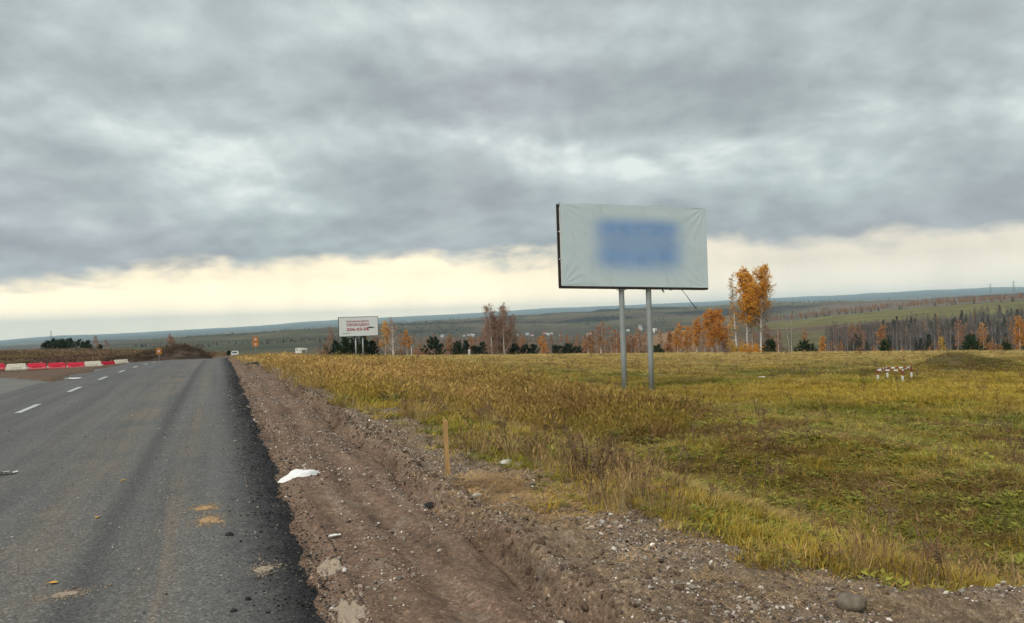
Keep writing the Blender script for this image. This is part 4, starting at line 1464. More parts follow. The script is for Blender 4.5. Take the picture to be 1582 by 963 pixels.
T_bush(276, 132, 529, "bare brownish bush right of the birch behind the soil mound", 85, 3.0, 0.1, None, m_twigred, LF)
T_bush(305, 140, 538, "rusty bare bush along the verge beyond the soil mound", 86, 6.0, 0.3, m_lf_rust, m_twigred, LF)
T_bush(322, 145, 543, "low rusty bush closest to the road beyond the soil mound", 87, 4.0, 0.4, m_lf_rust, m_twigred, LF)
T_bush(200, 190, 535, "pale orange scrub bush left of the soil mound", 88, 7.0, 0.4, m_lf_rust, m_twigred, LF)
T_bush(182, 215, 530, "grey bare bush line behind the pale orange scrub", 89, 9.0, 0.05, None, m_twig, LF)
T_pine(352, 215, 542, "small dark spruce beside the road near the white car", 90, 0.3, m_needle2, LF)

# ------------------------------------------------------------------ woods on the valley sides
m_woodtwig = plain("dark_wood_twigs", (0.085, 0.068, 0.060), 0.85, 0.25, 1.5)
birch_src = [birch_meshes(500 + i, 14.0, width=0.2, leaf=(0.0 if i < 3 else 0.5), twig=0.9, lsize=0.25) for i in range(5)]
pine_src = [pine_meshes(520 + i, 9.0, 0.26, 0.6) for i in range(2)]
for tm, cm in birch_src:
    tm.materials.append(m_greybark)
for k, (tm, cm) in enumerate(birch_src):
    cm.materials.append(m_woodtwig if k < 3 else m_twigred)
    cm.materials.append(m_lf_rust)
for tm, cm in pine_src:
    tm.materials.append(m_pinebark)
    cm.materials.append(m_pinebark)
    cm.materials.append(m_needle2)


def wood_tree(kind, k, X, Y, s, label, group, rz):
    Z = float(ground(np.array([X]), np.array([Y]))[0])
    tm, cm = (birch_src if kind == 'b' else pine_src)[k]
    r_ = empty("birch_tree" if kind == 'b' else "fir_tree", (X, Y, Z), rz)
    r_.scale = (s, s, s)
    tag(r_, label, "tree", group)
    a = bpy.data.objects.new("trunk", tm)
    b_ = bpy.data.objects.new("crown", cm)
    for q in (a, b_):
        COL.objects.link(q)
        q.parent = r_


g = np.random.default_rng(33)
cnt_b = cnt_p = 0
tries = 0
while (cnt_b < 190 or cnt_p < 80) and tries < 4000:
    tries += 1
    pxw = g.uniform(1285, 1640)
    rr = g.uniform(430, 900)
    a = math.atan((pxw - CX) / F_PX)
    X, Y = rr * math.sin(a), rr * math.cos(a)
    dens = fbm(np.array([X / 60]), np.array([Y / 60]), 601, 2)[0]
    lim_ = np.interp(pxw, [1285, 1400, 1582], [640, 830, 930])
    if rr > lim_ or dens < 0.36:
        continue
    if fbm(np.array([X / 45 + 7]), np.array([Y / 45]), 603, 2)[0] > 0.56:
        if cnt_p < 80:
            wood_tree('p', int(g.integers(0, 2)), X, Y, g.uniform(0.9, 1.6), "dark fir among the bare birches on the opposite valley slope", "firs on the opposite valley slope", g.uniform(0, 6.28))
            cnt_p += 1
    elif cnt_b < 190:
        wood_tree('b', int(g.integers(0, 3)), X, Y, g.uniform(0.8, 1.25), "bare birch with pale trunk on the opposite valley slope", "bare birches on the opposite valley slope", g.uniform(0, 6.28))
        cnt_b += 1


def joined(tm, cm, name):
    mb = MB()
    mats = []
    for me_ in (tm, cm):
        V = np.empty(len(me_.vertices) * 3)
        me_.vertices.foreach_get('co', V)
        ls = np.empty(len(me_.polygons), np.int32)
        lt = np.empty(len(me_.polygons), np.int32)
        mi = np.empty(len(me_.polygons), np.int32)
        me_.polygons.foreach_get('loop_start', ls)
        me_.polygons.foreach_get('loop_total', lt)
        me_.polygons.foreach_get('material_index', mi)
        li = np.empty(len(me_.loops), np.int32)
        me_.loops.foreach_get('vertex_index', li)
        base = mb.n
        mb.v.append(V.reshape(-1, 3))
        mb.n += len(V) // 3
        for k in np.unique(lt):
            for m_ in np.unique(mi):
                s_ = (lt == k) & (mi == m_)
                if s_.any():
                    mb.f.append(li[ls[s_][:, None] + np.arange(k)] + base)
                    mb.m.append(np.full(s_.sum(), m_ + len(mats), np.int32))
        mats += list(me_.materials)
    o_ = mb.mesh(name)
    for m_ in mats:
        o_.materials.append(m_)
    return o_


wood_coll = source_coll("woodland", [joined(*q, "woodland") for q in birch_src + pine_src])
# index: 0,1 grey birch 2 reddish bare 3,4 rusty leaf 5,6 pine


def woods(name, label, N, seed, region, weights, smin, smax):
    g = np.random.default_rng(seed)
    X, Y, ok = region(g, N)
    X, Y = X[ok], Y[ok]
    n = len(X)
    idx_ = g.choice(7, n, p=np.array(weights) / sum(weights))
    s = g.uniform(smin, smax, n)
    scatter(name, label, "woods", np.stack([X, Y, ground(X, Y) - 0.3], 1), np.stack([0 * X, 0 * X, g.uniform(0, 6.28, n)], 1),
            np.repeat(s[:, None], 3, 1), idx_, np.ones((n, 3)), wood_coll)


def polar(g, N, x0, x1, r0, r1):
    pxx = g.uniform(x0, x1, N)
    rr = np.exp(g.uniform(math.log(r0), math.log(r1), N))
    a = np.arctan((pxx - CX) / F_PX)
    return pxx, rr, rr * np.sin(a), rr * np.cos(a)


def reg_slope(g, N):
    pxx, rr, X, Y = polar(g, N, 1275, 1700, 330, 940)
    return X, Y, (rr < np.interp(pxx, [1275, 1400, 1582], [620, 850, 945])) & (fbm(X / 60, Y / 60, 601, 2) > 0.34)


woods("slope_woods", "bare grey wood covering the opposite valley slope", 1500, 71, reg_slope, [4, 4, 2, 0.5, 0.3, 1.6, 1.6], 0.75, 1.2)


def reg_valley(g, N):
    pxx, rr, X, Y = polar(g, N, 480, 1290, 185, 900)
    return X, Y, (rr < np.interp(pxx, [480, 640, 700, 980, 1010, 1120, 1290], [330, 480, 520, 520, 300, 260, 240])) & (fbm(X / 40, Y / 40, 611, 2) > 0.42)


woods("valley_woods", "reddish bare wood filling the valley behind the field edge", 900, 72, reg_valley, [1.0, 1.0, 4, 2.2, 2.0, 0.9, 0.8], 0.40, 0.72)


def reg_edge(g, N):
    pxx, rr, X, Y = polar(g, N, 585, 1640, 143, 185)
    return X, Y, fbm(X / 9, Y / 9, 613, 3) > 0.44


woods("edge_undergrowth", "tangled low reddish undergrowth between the trees along the far field edge", 900, 76, reg_edge, [0.3, 0.3, 2, 2.5, 2.5, 0.5, 0.5], 0.13, 0.30)


def reg_belt(g, N):
    pxx, rr, X, Y = polar(g, N, 1180, 1720, 1300, 1420)
    return X, Y, fbm(X / 50, Y / 50, 615, 2) > 0.30


woods("tree_belt", "rusty tree belt along the top of the green field on the opposite slope", 800, 73, reg_belt, [0.6, 0.6, 2, 3, 3, 0.3, 0.3], 0.6, 0.95)


def reg_hill(g, N):
    pxx, rr, X, Y = polar(g, N, 205, 660, 800, 2100)
    return X, Y, (fbm(X / 160, Y / 160, 617, 3) > 0.60) | ((rr > 1750) & (rr < 1990) & (pxx > 285))


woods("hill_woods", "dark copses and a tree line along the green hill beyond the road", 1500, 74, reg_hill, [2, 2, 2, 0.3, 0.3, 1.6, 1.6], 0.28, 0.55)


def reg_ridge(g, N):
    pxx, rr, X, Y = polar(g, N, 560, 1640, 1900, 3350)
    return X, Y, fbm(X / 300, Y / 420, 65, 4) < 0.47


woods("ridge_woods", "distant mixed woods along the dark ridge over the village", 9000, 75, reg_ridge, [3, 3, 1, 0.2, 0.2, 1.4, 1.4], 0.5, 0.95)

# ------------------------------------------------------------------ the large billboard
NEAR = float(ground(np.array([4.8]), np.array([29.6]))[0])
# corner of the panel: left edge near, right edge farther
bx0, by0 = (868 - CX) / F_PX * 29.5, 29.5
ang = math.radians(15.2)
bb = empty("billboard", (bx0 + 3.05 * math.cos(ang), by0 + 3.05 * math.sin(ang), 0.0), ang)
tag(bb, "large roadside billboard with wrinkled white sheet and blurred blue print, on two grey posts", "billboard")
zb = EYE + 29.5 * (hor(868) - 443) / F_PX        # bottom of the panel at its near end
PH = 3.17
bb.location.z = zb - 0.094
Lb, Th = 6.16, 0.40
# banner sheet with creases running in from the corners
nu, nv = 150, 80
Ub, Vb = np.meshgrid(np.linspace(0, 1, nu), np.linspace(0, 1, nv), indexing='ij')
xb, zb_ = (Ub - 0.5) * (Lb + 0.005), 0.02 + Vb * (PH + 0.0)
yy = np.zeros_like(Ub)
g = np.random.default_rng(3)
for cxx, czz in ((0, 0), (1, 0), (0, 1), (1, 1)):
    dx, dz = (Ub - cxx) * Lb, (Vb - czz) * PH
    th = np.arctan2(dz, dx)
    rr = np.hypot(dx, dz)
    yy += 0.012 * np.sin(th * 17 + 3 * fbm(Ub * 5, Vb * 5, int(cxx * 9 + czz * 5), 2)) * np.exp(-rr / 0.55) * sst(rr, 0.03, 0.25)
yy += (fbm(Ub * 14 + Vb * 5, Vb * 4 - Ub * 2, 12, 4) - 0.5) * 0.024
yy += (fbm(Ub * 24, Vb * 5, 14, 3) - 0.5) * 0.014 * (1 - sst(np.minimum(Vb, 1 - Vb), 0, 0.12))
me = grid_mesh("banner", xb, -Th / 2 - 0.02 + yy, zb_)
lay = me.uv_layers.new(name='banner')
li = np.empty(len(me.loops), np.int32)
me.loops.foreach_get('vertex_index', li)
lay.data.foreach_set('uv', np.stack([Ub.ravel(), Vb.ravel()], 1)[li].astype(np.float32).ravel())
m_banner, t, b, o = material("banner_vinyl")
uv = t.n('ShaderNodeUVMap', uv_map='banner').outputs[0]
ux, uy, _ = t.sep(uv)
mx_ = t.math('MULTIPLY', t.maprange(ux, 0.15, 0.33), t.maprange(ux, 0.89, 0.72))
my_ = t.math('MULTIPLY', t.maprange(uy, 0.08, 0.36), t.maprange(uy, 0.92, 0.72))
bl = t.math('MULTIPLY', mx_, my_)
cells = t.noise(t.comb(t.math('MULTIPLY', ux, 11.0), t.math('MULTIPLY', uy, 2.2), 0), 1.0, 2, 0.5)
cells2 = t.noise(t.comb(t.math('MULTIPLY', ux, 3.0), t.math('MULTIPLY', uy, 4.5), 3.0), 1.0, 2, 0.5)
blue = t.mix(t.maprange(cells, 0.35, 0.65), (0.155, 0.300, 0.585), (0.185, 0.335, 0.600))
blue = t.mix(t.maprange(cells2, 0.42, 0.62, 0, 0.5), blue, (0.27, 0.38, 0.53))
base = t.mix(t.noise(uv, 5, 5, 0.65), (0.50, 0.60, 0.63), (0.60, 0.69, 0.70))
stain = t.noise(t.comb(t.math('MULTIPLY', ux, 26.0), t.math('MULTIPLY', uy, 2.5), 0), 1.0, 4, 0.6)
base = t.mix(t.maprange(stain, 0.56, 0.75, 0, 0.35), base, (0.36, 0.41, 0.42))
t.set(b.inputs['Base Color'], t.mix(t.math('MULTIPLY', bl, 0.86), base, blue))
b.inputs['Roughness'].default_value = 0.55
b.inputs['Specular IOR Level'].default_value = 0.35
link("banner", me, bb, [m_banner])
me = grid_mesh("rear_banner", xb[::-1], Th / 2 + 0.02 - yy, zb_)
link("rear_banner", me, bb, [plain("rear_vinyl", (0.5, 0.52, 0.5), 0.6, 0.1, 2)])
fr = MB()
for s in (-1, 1):
    y = s * (Th / 2 - 0.03)
    fr.box((0, y, 0.0), (Lb, 0.06, 0.08)).box((0, y, PH - 0.01), (Lb, 0.06, 0.05))
    fr.box((-Lb / 2 + 0.03, y, PH / 2), (0.06, 0.062, PH - 0.06)).box((Lb / 2 - 0.03, y, PH / 2), (0.06, 0.062, PH - 0.06))
    for k in range(1, 6):
        fr.box((-Lb / 2 + k * Lb / 6, y, PH / 2), (0.05, 0.05, PH - 0.1))
for k in range(7):
    for zz in (0.06, PH * 0.33, PH * 0.66, PH - 0.05):
        fr.box((-Lb / 2 + 0.032 + k * (Lb - 0.064) / 6, 0, zz), (0.045, Th - 0.1, 0.045))
fr.build("frame", m_darkst, bb)
# sheet metal back inside the frame keeps the sky from showing through
MB().box((0, 0, PH / 2), (Lb - 0.2, 0.03, PH - 0.15)).build("core_panel", m_darkst, bb)
for zz in (PH * 0.33, PH * 0.66):
    MB().box((-Lb / 2 - 0.012, -Th / 2 + 0.06, zz), (0.03, 0.2, 0.035)).build("clip", m_white, bb)
lip = MB()
rngl = np.random.default_rng(4)
for k in range(26):
    z0 = 0.1 + k * (PH - 0.2) / 26
    lip.box((-Lb / 2 - 0.004, -Th / 2 - 0.012, z0), (0.035, 0.02, (PH / 26) * rngl.uniform(0.7, 1.0)))
lip.build("folded_hem", m_white, bb)
MB().box((0, 0, -0.045), (Lb, Th * 0.9, 0.035)).build("bottom_tray", m_darkst, bb)
# torn tabs and a dangling cable under the panel
for xx, hh_, ww in ((1.02, 0.16, 0.09), (1.3, 0.06, 0.12)):
    mb = MB()
    mb.add([[xx, -Th / 2, -0.05], [xx + ww, -Th / 2, -0.05], [xx + ww * 1.5, -Th / 2 - .02, -0.05 - hh_], [xx + ww * .6, -Th / 2 - .03, -0.05 - hh_ * .7]], np.array([[0, 1, 2, 3]]))
    mb.add([[xx, -Th / 2 + .01, -0.05], [xx + ww, -Th / 2 + .01, -0.05], [xx + ww * 1.5, -Th / 2 - .01, -0.05 - hh_], [xx + ww * .6, -Th / 2 - .02, -0.05 - hh_ * .7]], np.array([[3, 2, 1, 0]]))
    mb.build("torn_tab", m_black, bb)
cab = MB().tube([[1.92, -Th / 2 + .05, -0.05], [2.1, -Th / 2, -0.28], [2.33, -Th / 2, -0.60], [2.52, -Th / 2 - .02, -0.82]], [0.011, 0.012, 0.018, 0.02], 6)
cab.build("dangling_cable", m_black, bb)
# posts
inv = bb.matrix_basis.inverted()
for pxp, dd_ in ((963.5, 30.0), (1004.5, 30.35)):
    X, Y, Z = at(pxp, dd_)
    lx = (X - bb.location.x) * math.cos(ang) + (Y - bb.location.y) * math.sin(ang)
    ly = 0.0
    wx, wy = bb.location.x + lx * math.cos(ang), bb.location.y + lx * math.sin(ang)
    zg = float(ground(np.array([wx]), np.array([wy]))[0])
    mb = MB()
    s_ = 0.108
    n = 20
    th = np.arange(n) * 2 * math.pi / n
    mb.tube([[lx, ly, zg - zb - 0.4], [lx, ly, zg - zb + 1.5], [lx, ly, -0.1], [lx, ly, 0.3]], s_, 20)
    mb.build("post", m_steel, bb, True)
    mb = MB()
    mb.tube([[lx, ly, zg - zb - 0.3], [lx, ly, zg - zb + 0.07], [lx, ly, zg - zb + 0.10]], [0.27, 0.24, 0.20], 14)
    mb.build("concrete_footing", m_conc, bb)
    MB().box((lx, ly, -0.075), (0.3, 0.34, 0.025)).build("bracket", m_steel, bb)
    if pxp > 990:
        mb = MB()
        mb.add(np.array([[lx + .08, -.09, -1.62], [lx + .14, -.13, -1.60], [lx + .17, -.12, -1.76], [lx + .12, -.115, -1.82], [lx + .1, -.1, -1.74]]), [[0, 1, 2, 3, 4], ])
        mb.add(np.array([[lx + .08, -.085, -1.62], [lx + .14, -.125, -1.60], [lx + .17, -.115, -1.76], [lx + .12, -.11, -1.82], [lx + .1, -.095, -1.74]]), [[4, 3, 2, 1, 0], ])
        mb.build("paper_scrap", m_white, bb)

for ch in bb.children:                       # the old panel sags towards its far end
    if ch.name.split('.')[0] not in ('post', 'concrete_footing', 'bracket', 'paper_scrap'):
        me = ch.data
        V = np.empty(len(me.vertices) * 3)
        me.vertices.foreach_get('co', V)
        V = V.reshape(-1, 3)
        V[:, 2] -= 0.0307 * V[:, 0]
        me.vertices.foreach_set('co', V.ravel())
        me.update()

# ------------------------------------------------------------------ the small billboard
D2 = 116.0
X, Y, Z = at(553, D2)
b2 = empty("billboard", (X, Y, Z), math.radians(19))
tag(b2, "small distant white billboard with crimson Cyrillic lettering before dark pines", "billboard")
k2 = D2 / F_PX
z0 = EYE + D2 * (hor(553) - 519) / F_PX - Z
z1 = EYE + D2 * (hor(553) - 490) / F_PX - Z
W2, H2 = 5.75, z1 - z0
m_b2, t, b, o = material("second_banner")
tc = t.n('ShaderNodeTexCoord').outputs['Object']
t.set(b.inputs['Base Color'], t.mix(t.noise(tc, 0.9, 5, 0.65), (0.62, 0.68, 0.69), (0.74, 0.77, 0.76)))
b.inputs['Roughness'].default_value = 0.6
MB().box((0, -0.24, z0 + H2 / 2), (W2, 0.03, H2)).build("banner", m_b2, b2)
MB().box((0, 0.24, z0 + H2 / 2), (W2, 0.03, H2)).build("rear_banner", m_b2, b2)
fr = MB()
for zz in (z0 - 0.03, z1 + 0.03):
    fr.box((0, 0, zz), (W2 + 0.12, 0.54, 0.06))
for s in (-1, 1):
    for y in (-0.2, 0.2):
        fr.box((s * (W2 / 2 + 0.03), y, z0 + H2 / 2), (0.05, 0.06, H2))
    for k in range(7):
        fr.box((s * (W2 / 2 + 0.03), 0, z0 + (k + 0.5) * H2 / 7), (0.06, 0.34, 0.06))
fr.build("frame", m_darkst, b2)
for xx in (-0.45, 0.60):
    MB().tube([[xx, 0, -0.4], [xx, 0, z0]], 0.105, 12).build("post", m_steel, b2, True)
mb = MB()
mb.add([[1.1, -0.262, z0 + H2 * .44], [1.7, -0.262, z0 + H2 * .47], [2.55, -0.262, z0 + H2 * .435], [1.9, -0.262, z0 + H2 * .385], [1.45, -0.262, z0 + H2 * .41]], [[0, 1, 2, 3, 4]])
mb.build("torn_hole", m_black, b2)
mb = MB()
mb.add([[-2.5, -0.262, z0 + H2 * .155], [-1.2, -0.262, z0 + H2 * .175], [-1.35, -0.262, z0 + H2 * .14], [-2.3, -0.262, z0 + H2 * .125]], [[0, 3, 2, 1]])
mb.build("grey_smear", m_steel, b2)


def lettering(txt, size, x, z, parent, mat, y=-0.268, off=0.0, wid=None):
    cu = bpy.data.curves.new("lettering", 'FONT')
    cu.body = txt
    cu.size = size
    cu.align_x = 'LEFT'
    cu.offset = off
    cu.extrude = 0.004
    cu.resolution_u = 3
    tmp = bpy.data.objects.new("lettering", cu)
    COL.objects.link(tmp)
    dg = bpy.context.evaluated_depsgraph_get()
    me = bpy.data.meshes.new_from_object(tmp.evaluated_get(dg))
    bpy.data.objects.remove(tmp)
    V = np.empty(len(me.vertices) * 3)
    me.vertices.foreach_get('co', V)
    V = V.reshape(-1, 3)
    sx_ = (wid / (V[:, 0].max() - V[:, 0].min())) if wid else 1.0
    V = np.stack([(V[:, 0] - V[:, 0].min()) * sx_, -V[:, 2], V[:, 1]], 1)
    me.vertices.foreach_set('co', V.ravel())
    me.update()
    me.materials.clear()
    o_ = link("lettering", me, parent, [mat])
    o_.location = (x, y, z)
    return o_


lettering("РЕКЛАМНОЕ МЕСТО", 0.30, -1.78, z0 + H2 * 0.735, b2, m_crimson, off=0.006, wid=3.35)
lettering("СВОБОДНО", 0.52, -1.78, z0 + H2 * 0.535, b2, m_crimson, off=0.012, wid=3.35)
lettering("256-03-06", 0.60, -1.78, z0 + H2 * 0.285, b2, m_crimson, off=0.014, wid=3.35)

# ------------------------------------------------------------------ water-filled road barriers
def loft(mb, secs, mi=0):
    n = len(secs[0])
    V = np.concatenate([np.asarray(s) for s in secs])
    F = []
    for i in range(len(secs) - 1):
        for j in range(n):
            F.append([i * n + j, i * n + (j + 1) % n, (i + 1) * n + (j + 1) % n, (i + 1) * n + j])
    mb.add(V, np.array(F), mi)
    mb.add(np.zeros((0, 3)), [list(range(n - 1, -1, -1))], mi) if False else None
    b_ = mb.n - len(V)
    mb.f.append(np.array([list(range(n))[::-1]]) + b_)
    mb.f.append(np.array([list(range((len(secs) - 1) * n, len(secs) * n))]) + b_)
    mb.m.append(np.full(2, mi, np.int32))


def rrect(lx, ly, z, c=0.05, k=3):
    pts = []
    for sx_, sy_, a0 in ((1, 1, 0), (-1, 1, 90), (-1, -1, 180), (1, -1, 270)):
        for i in range(k):
            a = math.radians(a0 + 90 * i / (k - 1))
            pts.append((sx_ * (lx / 2 - c) + c * math.cos(a), sy_ * (ly / 2 - c) + c * math.sin(a), z))
    return pts


def barrier_parts(mat):
    r_ = empty("road_barrier", (0, 0, 0))
    mb = MB()
    loft(mb, [rrect(1.92, 0.50, 0.07), rrect(1.97, 0.52, 0.11), rrect(1.94, 0.50, 0.22), rrect(1.86, 0.34, 0.40, 0.04), rrect(1.72, 0.24, 0.66, 0.04), rrect(1.66, 0.20, 0.77, 0.04), rrect(1.58, 0.12, 0.80, 0.03)])
    for s in (-1, 1):                                   # pressed-in ribs
        mb.box((0, s * 0.185, 0.40), (0.9, 0.05, 0.12), rot=None)
    mb.build("body", mat, r_, False)
    for sx_ in (-0.62, 0.0, 0.62):
        MB().box((sx_, 0, 0.03), (0.36, 0.46, 0.085)).build("foot", mat, r_)
    MB().tube([[0.45, 0, 0.79], [0.45, 0, 0.835]], 0.05, 10).build("filler_cap", m_bwhite, r_)
    MB().box((0.99, 0, 0.30), (0.20, 0.12, 0.22)).build("coupling", m_white, r_)
    return r_


proto = {'r': barrier_parts(m_bred), 'w': barrier_parts(m_bwhite)}
used = {'r': False, 'w': False}
BAR = [(-10, 'r', 80, 0.10, "red barrier cut off by the edge of the view"),
       (23.5, 'w', 80, 0.06, "cream barrier between the cut-off red barrier and three red ones"),
       (55, 'r', 83, 0.0, "red barrier next to the lone cream barrier, first of three reds in a row"),
       (86, 'r', 88, 0.05, "red barrier in the middle of the three reds, standing slightly higher"),
       (115, 'r', 90, 0.04, "red barrier last of the three reds, before a cream one"),
       (141.5, 'w', 92, 0.10, "cream barrier standing between two red barriers"),
       (164, 'r', 97, 0.62, "red barrier turned at an angle between two cream barriers"),
       (185, 'w', 106, 0.25, "cream barrier at the end of the row by the soil mound")]
for x_p, kd, dd_, rz, lab in BAR:
    o_ = proto[kd] if not used[kd] else copy_tree(proto[kd])
    used[kd] = True
    X, Y, Z = at(x_p, dd_)
    o_.location = (X, Y, Z + 0.02)
    o_.rotation_euler = (0, 0, rz + 0.28)
    tag(o_, lab, "barrier", "plastic barriers closing the old road")

# brown spoil mound by the road, and smaller heaps
MOUND_PTS = []


def mound(name, label, cx, cy, rx, ry, h, mat, seed, n=60, rz=0.0):
    a, b_ = np.meshgrid(np.linspace(-1, 1, n), np.linspace(-1, 1, n), indexing='ij')
    f = np.clip(1 - (a ** 2 + b_ ** 2), 0, 1) ** 0.8
    f = f * (0.65 + 0.7 * fbm(a * 2 + seed, b_ * 2, seed, 3)) + f * (fbm(a * 9, b_ * 9, seed + 1, 3) - 0.5) * 0.35
    x = cx + a * rx * math.cos(rz) - b_ * ry * math.sin(rz)
    y = cy + a * rx * math.sin(rz) + b_ * ry * math.cos(rz)
    z = ground(x, y) + h * f - 0.12
    me = grid_mesh(name, x, y, z)
    MOUND_PTS.append(np.stack([x, y, z], -1)[f > 0.05])
    return tag(link(name, me, None, [mat]), label, "soil heap")


X, Y, Z = at(256, 108)
mound("soil_mound", "long brown spoil mound beside the road past the barriers", X, Y, 6.8, 4.0, 1.75, m_soil, 5, rz=-0.25)
X, Y, Z = at(205, 116)
mound("soil_bank", "low dark soil bank running behind the barriers to the mound", X, Y + 2, 7, 3, 0.9, m_soil, 9, rz=-0.15)
pm = np.concatenate(MOUND_PTS)
g = np.random.default_rng(55)
pm = pm[g.choice(len(pm), 900)] + g.normal(0, 0.06, (900, 3)) * [1, 1, 0]
q_ = g.uniform(0.5, 1.5, 900)
scatter("mound_weeds", "sparse brown weeds growing over the spoil mound", "weeds", pm, np.stack([0 * q_, 0 * q_, g.uniform(0, 6.28, 900)], 1),
        np.stack([q_ * 4, q_ * 4, q_ * 0.9], 1), 3 + g.integers(0, 6, 900), np.array([0.165, 0.115, 0.072]) * g.uniform(0.6, 1.3, 900)[:, None], tuft_coll)
X, Y, Z = at(400, 41)
mound("asphalt_heap", "flat heap of black asphalt crumb dumped on the shoulder", X, Y, 0.95, 0.6, 0.22, m_tarheap, 15, 40)
X, Y, Z = at(449, 31)
mound("soil_clod", "small dark clod of earth on the shoulder before the tall grass", X, Y, 0.25, 0.2, 0.16, m_soil, 17, 24)


# ------------------------------------------------------------------ signs and posts
def disc(mb, c, r_, y, mi, n=20):
    th = np.arange(n) * 2 * math.pi / n
    V = np.stack([c[0] + r_ * np.cos(th), np.full(n, y), c[1] + r_ * np.sin(th)], 1)
    V2_ = V + [0, 0.012, 0]
    mb.add(np.concatenate([V, V2_]), [list(range(n)), list(range(2 * n - 1, n - 1, -1))], mi)
    k = np.arange(n)
    mb.add(np.zeros((0, 3)), np.stack([k, k + n, (k + 1) % n + n, (k + 1) % n], 1) - 2 * n, mi)


def yellow_sign(px_, dist, y0, y1, wpx, discs, label):
    X, Y, Z = at(px_, dist)
    zt, zl_ = EYE + dist * (hor(px_) - y0) / F_PX - Z, EYE + dist * (hor(px_) - y1) / F_PX - Z
    wd = wpx * dist / F_PX
    r_ = empty("road_sign", (X, Y, Z), math.radians(20))
    tag(r_, label, "road sign", "temporary yellow road signs")
    MB().tube([[0, 0.05, -0.3], [0, 0.05, zt - 0.05]], 0.04, 8).build("post", m_steel, r_, True)
    MB().box((0, 0, (zt + zl_) / 2), (wd, 0.03, zt - zl_)).build("board", m_yellow, r_)
    hgt = (zt - zl_) / discs
    for k in range(discs):
        zc_ = zl_ + hgt * (k + 0.5)
        q = min(wd, hgt) * 0.33
        mb = MB(); disc(mb, (0, zc_), q, -0.035, 0)
        ring = mb.build("ring", m_signred, r_)
        mb = MB(); disc(mb, (0, zc_), q * 0.70, -0.043, 0)
        mb.build("face", m_signwhite, ring)
        MB().box((0, -0.047, zc_), (q * 0.8, 0.006, q * 0.28)).build("symbol", m_black, ring)
    return r_


yellow_sign(244, 97, 538, 547.5, 8, 1, "single square yellow board with one round sign before the soil mound")
yellow_sign(393.5, 150, 520.5, 536, 9, 2, "tall yellow board with two round signs past the crest of the road")

X, Y, Z = at(464, 124)
ds = empty("direction_sign", (X, Y, Z), math.radians(8))
tag(ds, "white direction sign with black markings low behind the tall grass", "road sign")
zt = EYE + 124 * (hor(464) - 537.5) / F_PX - Z
zl_ = EYE + 124 * (hor(464) - 545.5) / F_PX - Z
hg = zt - zl_
MB().box((-0.45, 0, (zt + zl_) / 2), (0.95, 0.04, hg)).build("panel", m_signwhite, ds)
for k in range(4):
    MB().box((0.18 + k * 0.2, 0.03, zt - 0.16 - 0.02 * k), (0.14, 0.03, 0.34 - 0.04 * k)).build("chevron_plate", m_signwhite, ds)
for zz in (0.78, 0.55):
    MB().box((-0.66, -0.023, zl_ + hg * zz), (0.28, 0.006, hg * 0.1)).build("marking", m_black, ds)
mb = MB()
mb.add([[-0.25, -0.025, zl_ + hg * .7], [-0.1, -0.025, zl_ + hg * .25], [-0.32, -0.025, zl_ + hg * .4]], [[0, 2, 1]])
mb.build("arrow", m_black, ds)
for xx in (-0.8, 0.85):
    MB().tube([[xx, 0.06, -0.3], [xx, 0.06, zt - 0.1]], 0.035, 8).build("post", m_steel, ds, True)
MB().box((0.02, 0.06, zt - 0.1), (1.75, 0.03, 0.06)).build("rail", m_steel, ds)


def guide_post(px_, dist, y0, y1, w_, label, name="guide_post", mat=None):
    X, Y, Z = at(px_, dist)
    zt_ = EYE + dist * (hor(px_) - y0) / F_PX - Z
    r_ = empty(name, (X, Y, Z))
    tag(r_, label, "post")
    MB().box((0, 0, zt_ / 2 - 0.2), (w_, w_ * 0.8, zt_ + 0.4), taper=(0.9, 0.9)).build("shaft", mat or m_white, r_)
    MB().box((0, 0, zt_ - 0.18), (w_ * 1.04, w_ * 0.88, 0.1)).build("band", m_black, r_)


guide_post(436, 112, 547.5, 552, 0.12, "thin white guide post beside the far road near the yellow grass")
guide_post(488, 108, 546, 554, 0.12, "white guide post between direction sign and small billboard")
guide_post(634, 117, 535, 548, 0.11, "slim pale post right of the small orange birch")
X, Y, Z = at(723, 118)
mp = empty("marker_pillar", (X, Y, Z))
tag(mp, "stubby white concrete marker pillar before the low pines", "pillar")
ht = EYE + 118 * (hor(723) - 540) / F_PX - Z
MB().box((0, 0, ht / 2 - 0.15), (0.36, 0.36, ht + 0.1), taper=(0.85, 0.85)).build("shaft", m_conc, mp)
MB().box((0, 0, ht - 0.06), (0.34, 0.34, 0.12), taper=(0.5, 0.5)).build("cap", m_white, mp)

# wooden survey stake
X, Y = (684.5 - CX) / F_PX * 8.55, 8.55
uS, vS = to_uv(X, Y)
Zs = float(shoulder_surf(np.array([uS]), np.array([vS]))[0])
hS = EYE + 8.55 * (hor(684) - 650) / F_PX - Zs
st = MB()
st.box((0, 0, hS / 2 - 0.1), (0.045, 0.022, hS + 0.2))
st.box((0, 0, hS + 0.008), (0.045, 0.022, 0.016), taper=(0.6, 0.6))
st.add([[-0.022, -0.011, hS + .016], [0.0, -0.011, hS + .016], [-0.016, 0.0, hS + .045]], np.array([[0, 1, 2]]))
so = st.build("wooden_stake", m_wood)
so.location = (X, Y, Zs)
so.rotation_euler = (0.02, math.radians(-1.6), 0.3)
tag(so, "tall thin raw wooden survey stake driven into the gravel shoulder", "stake")

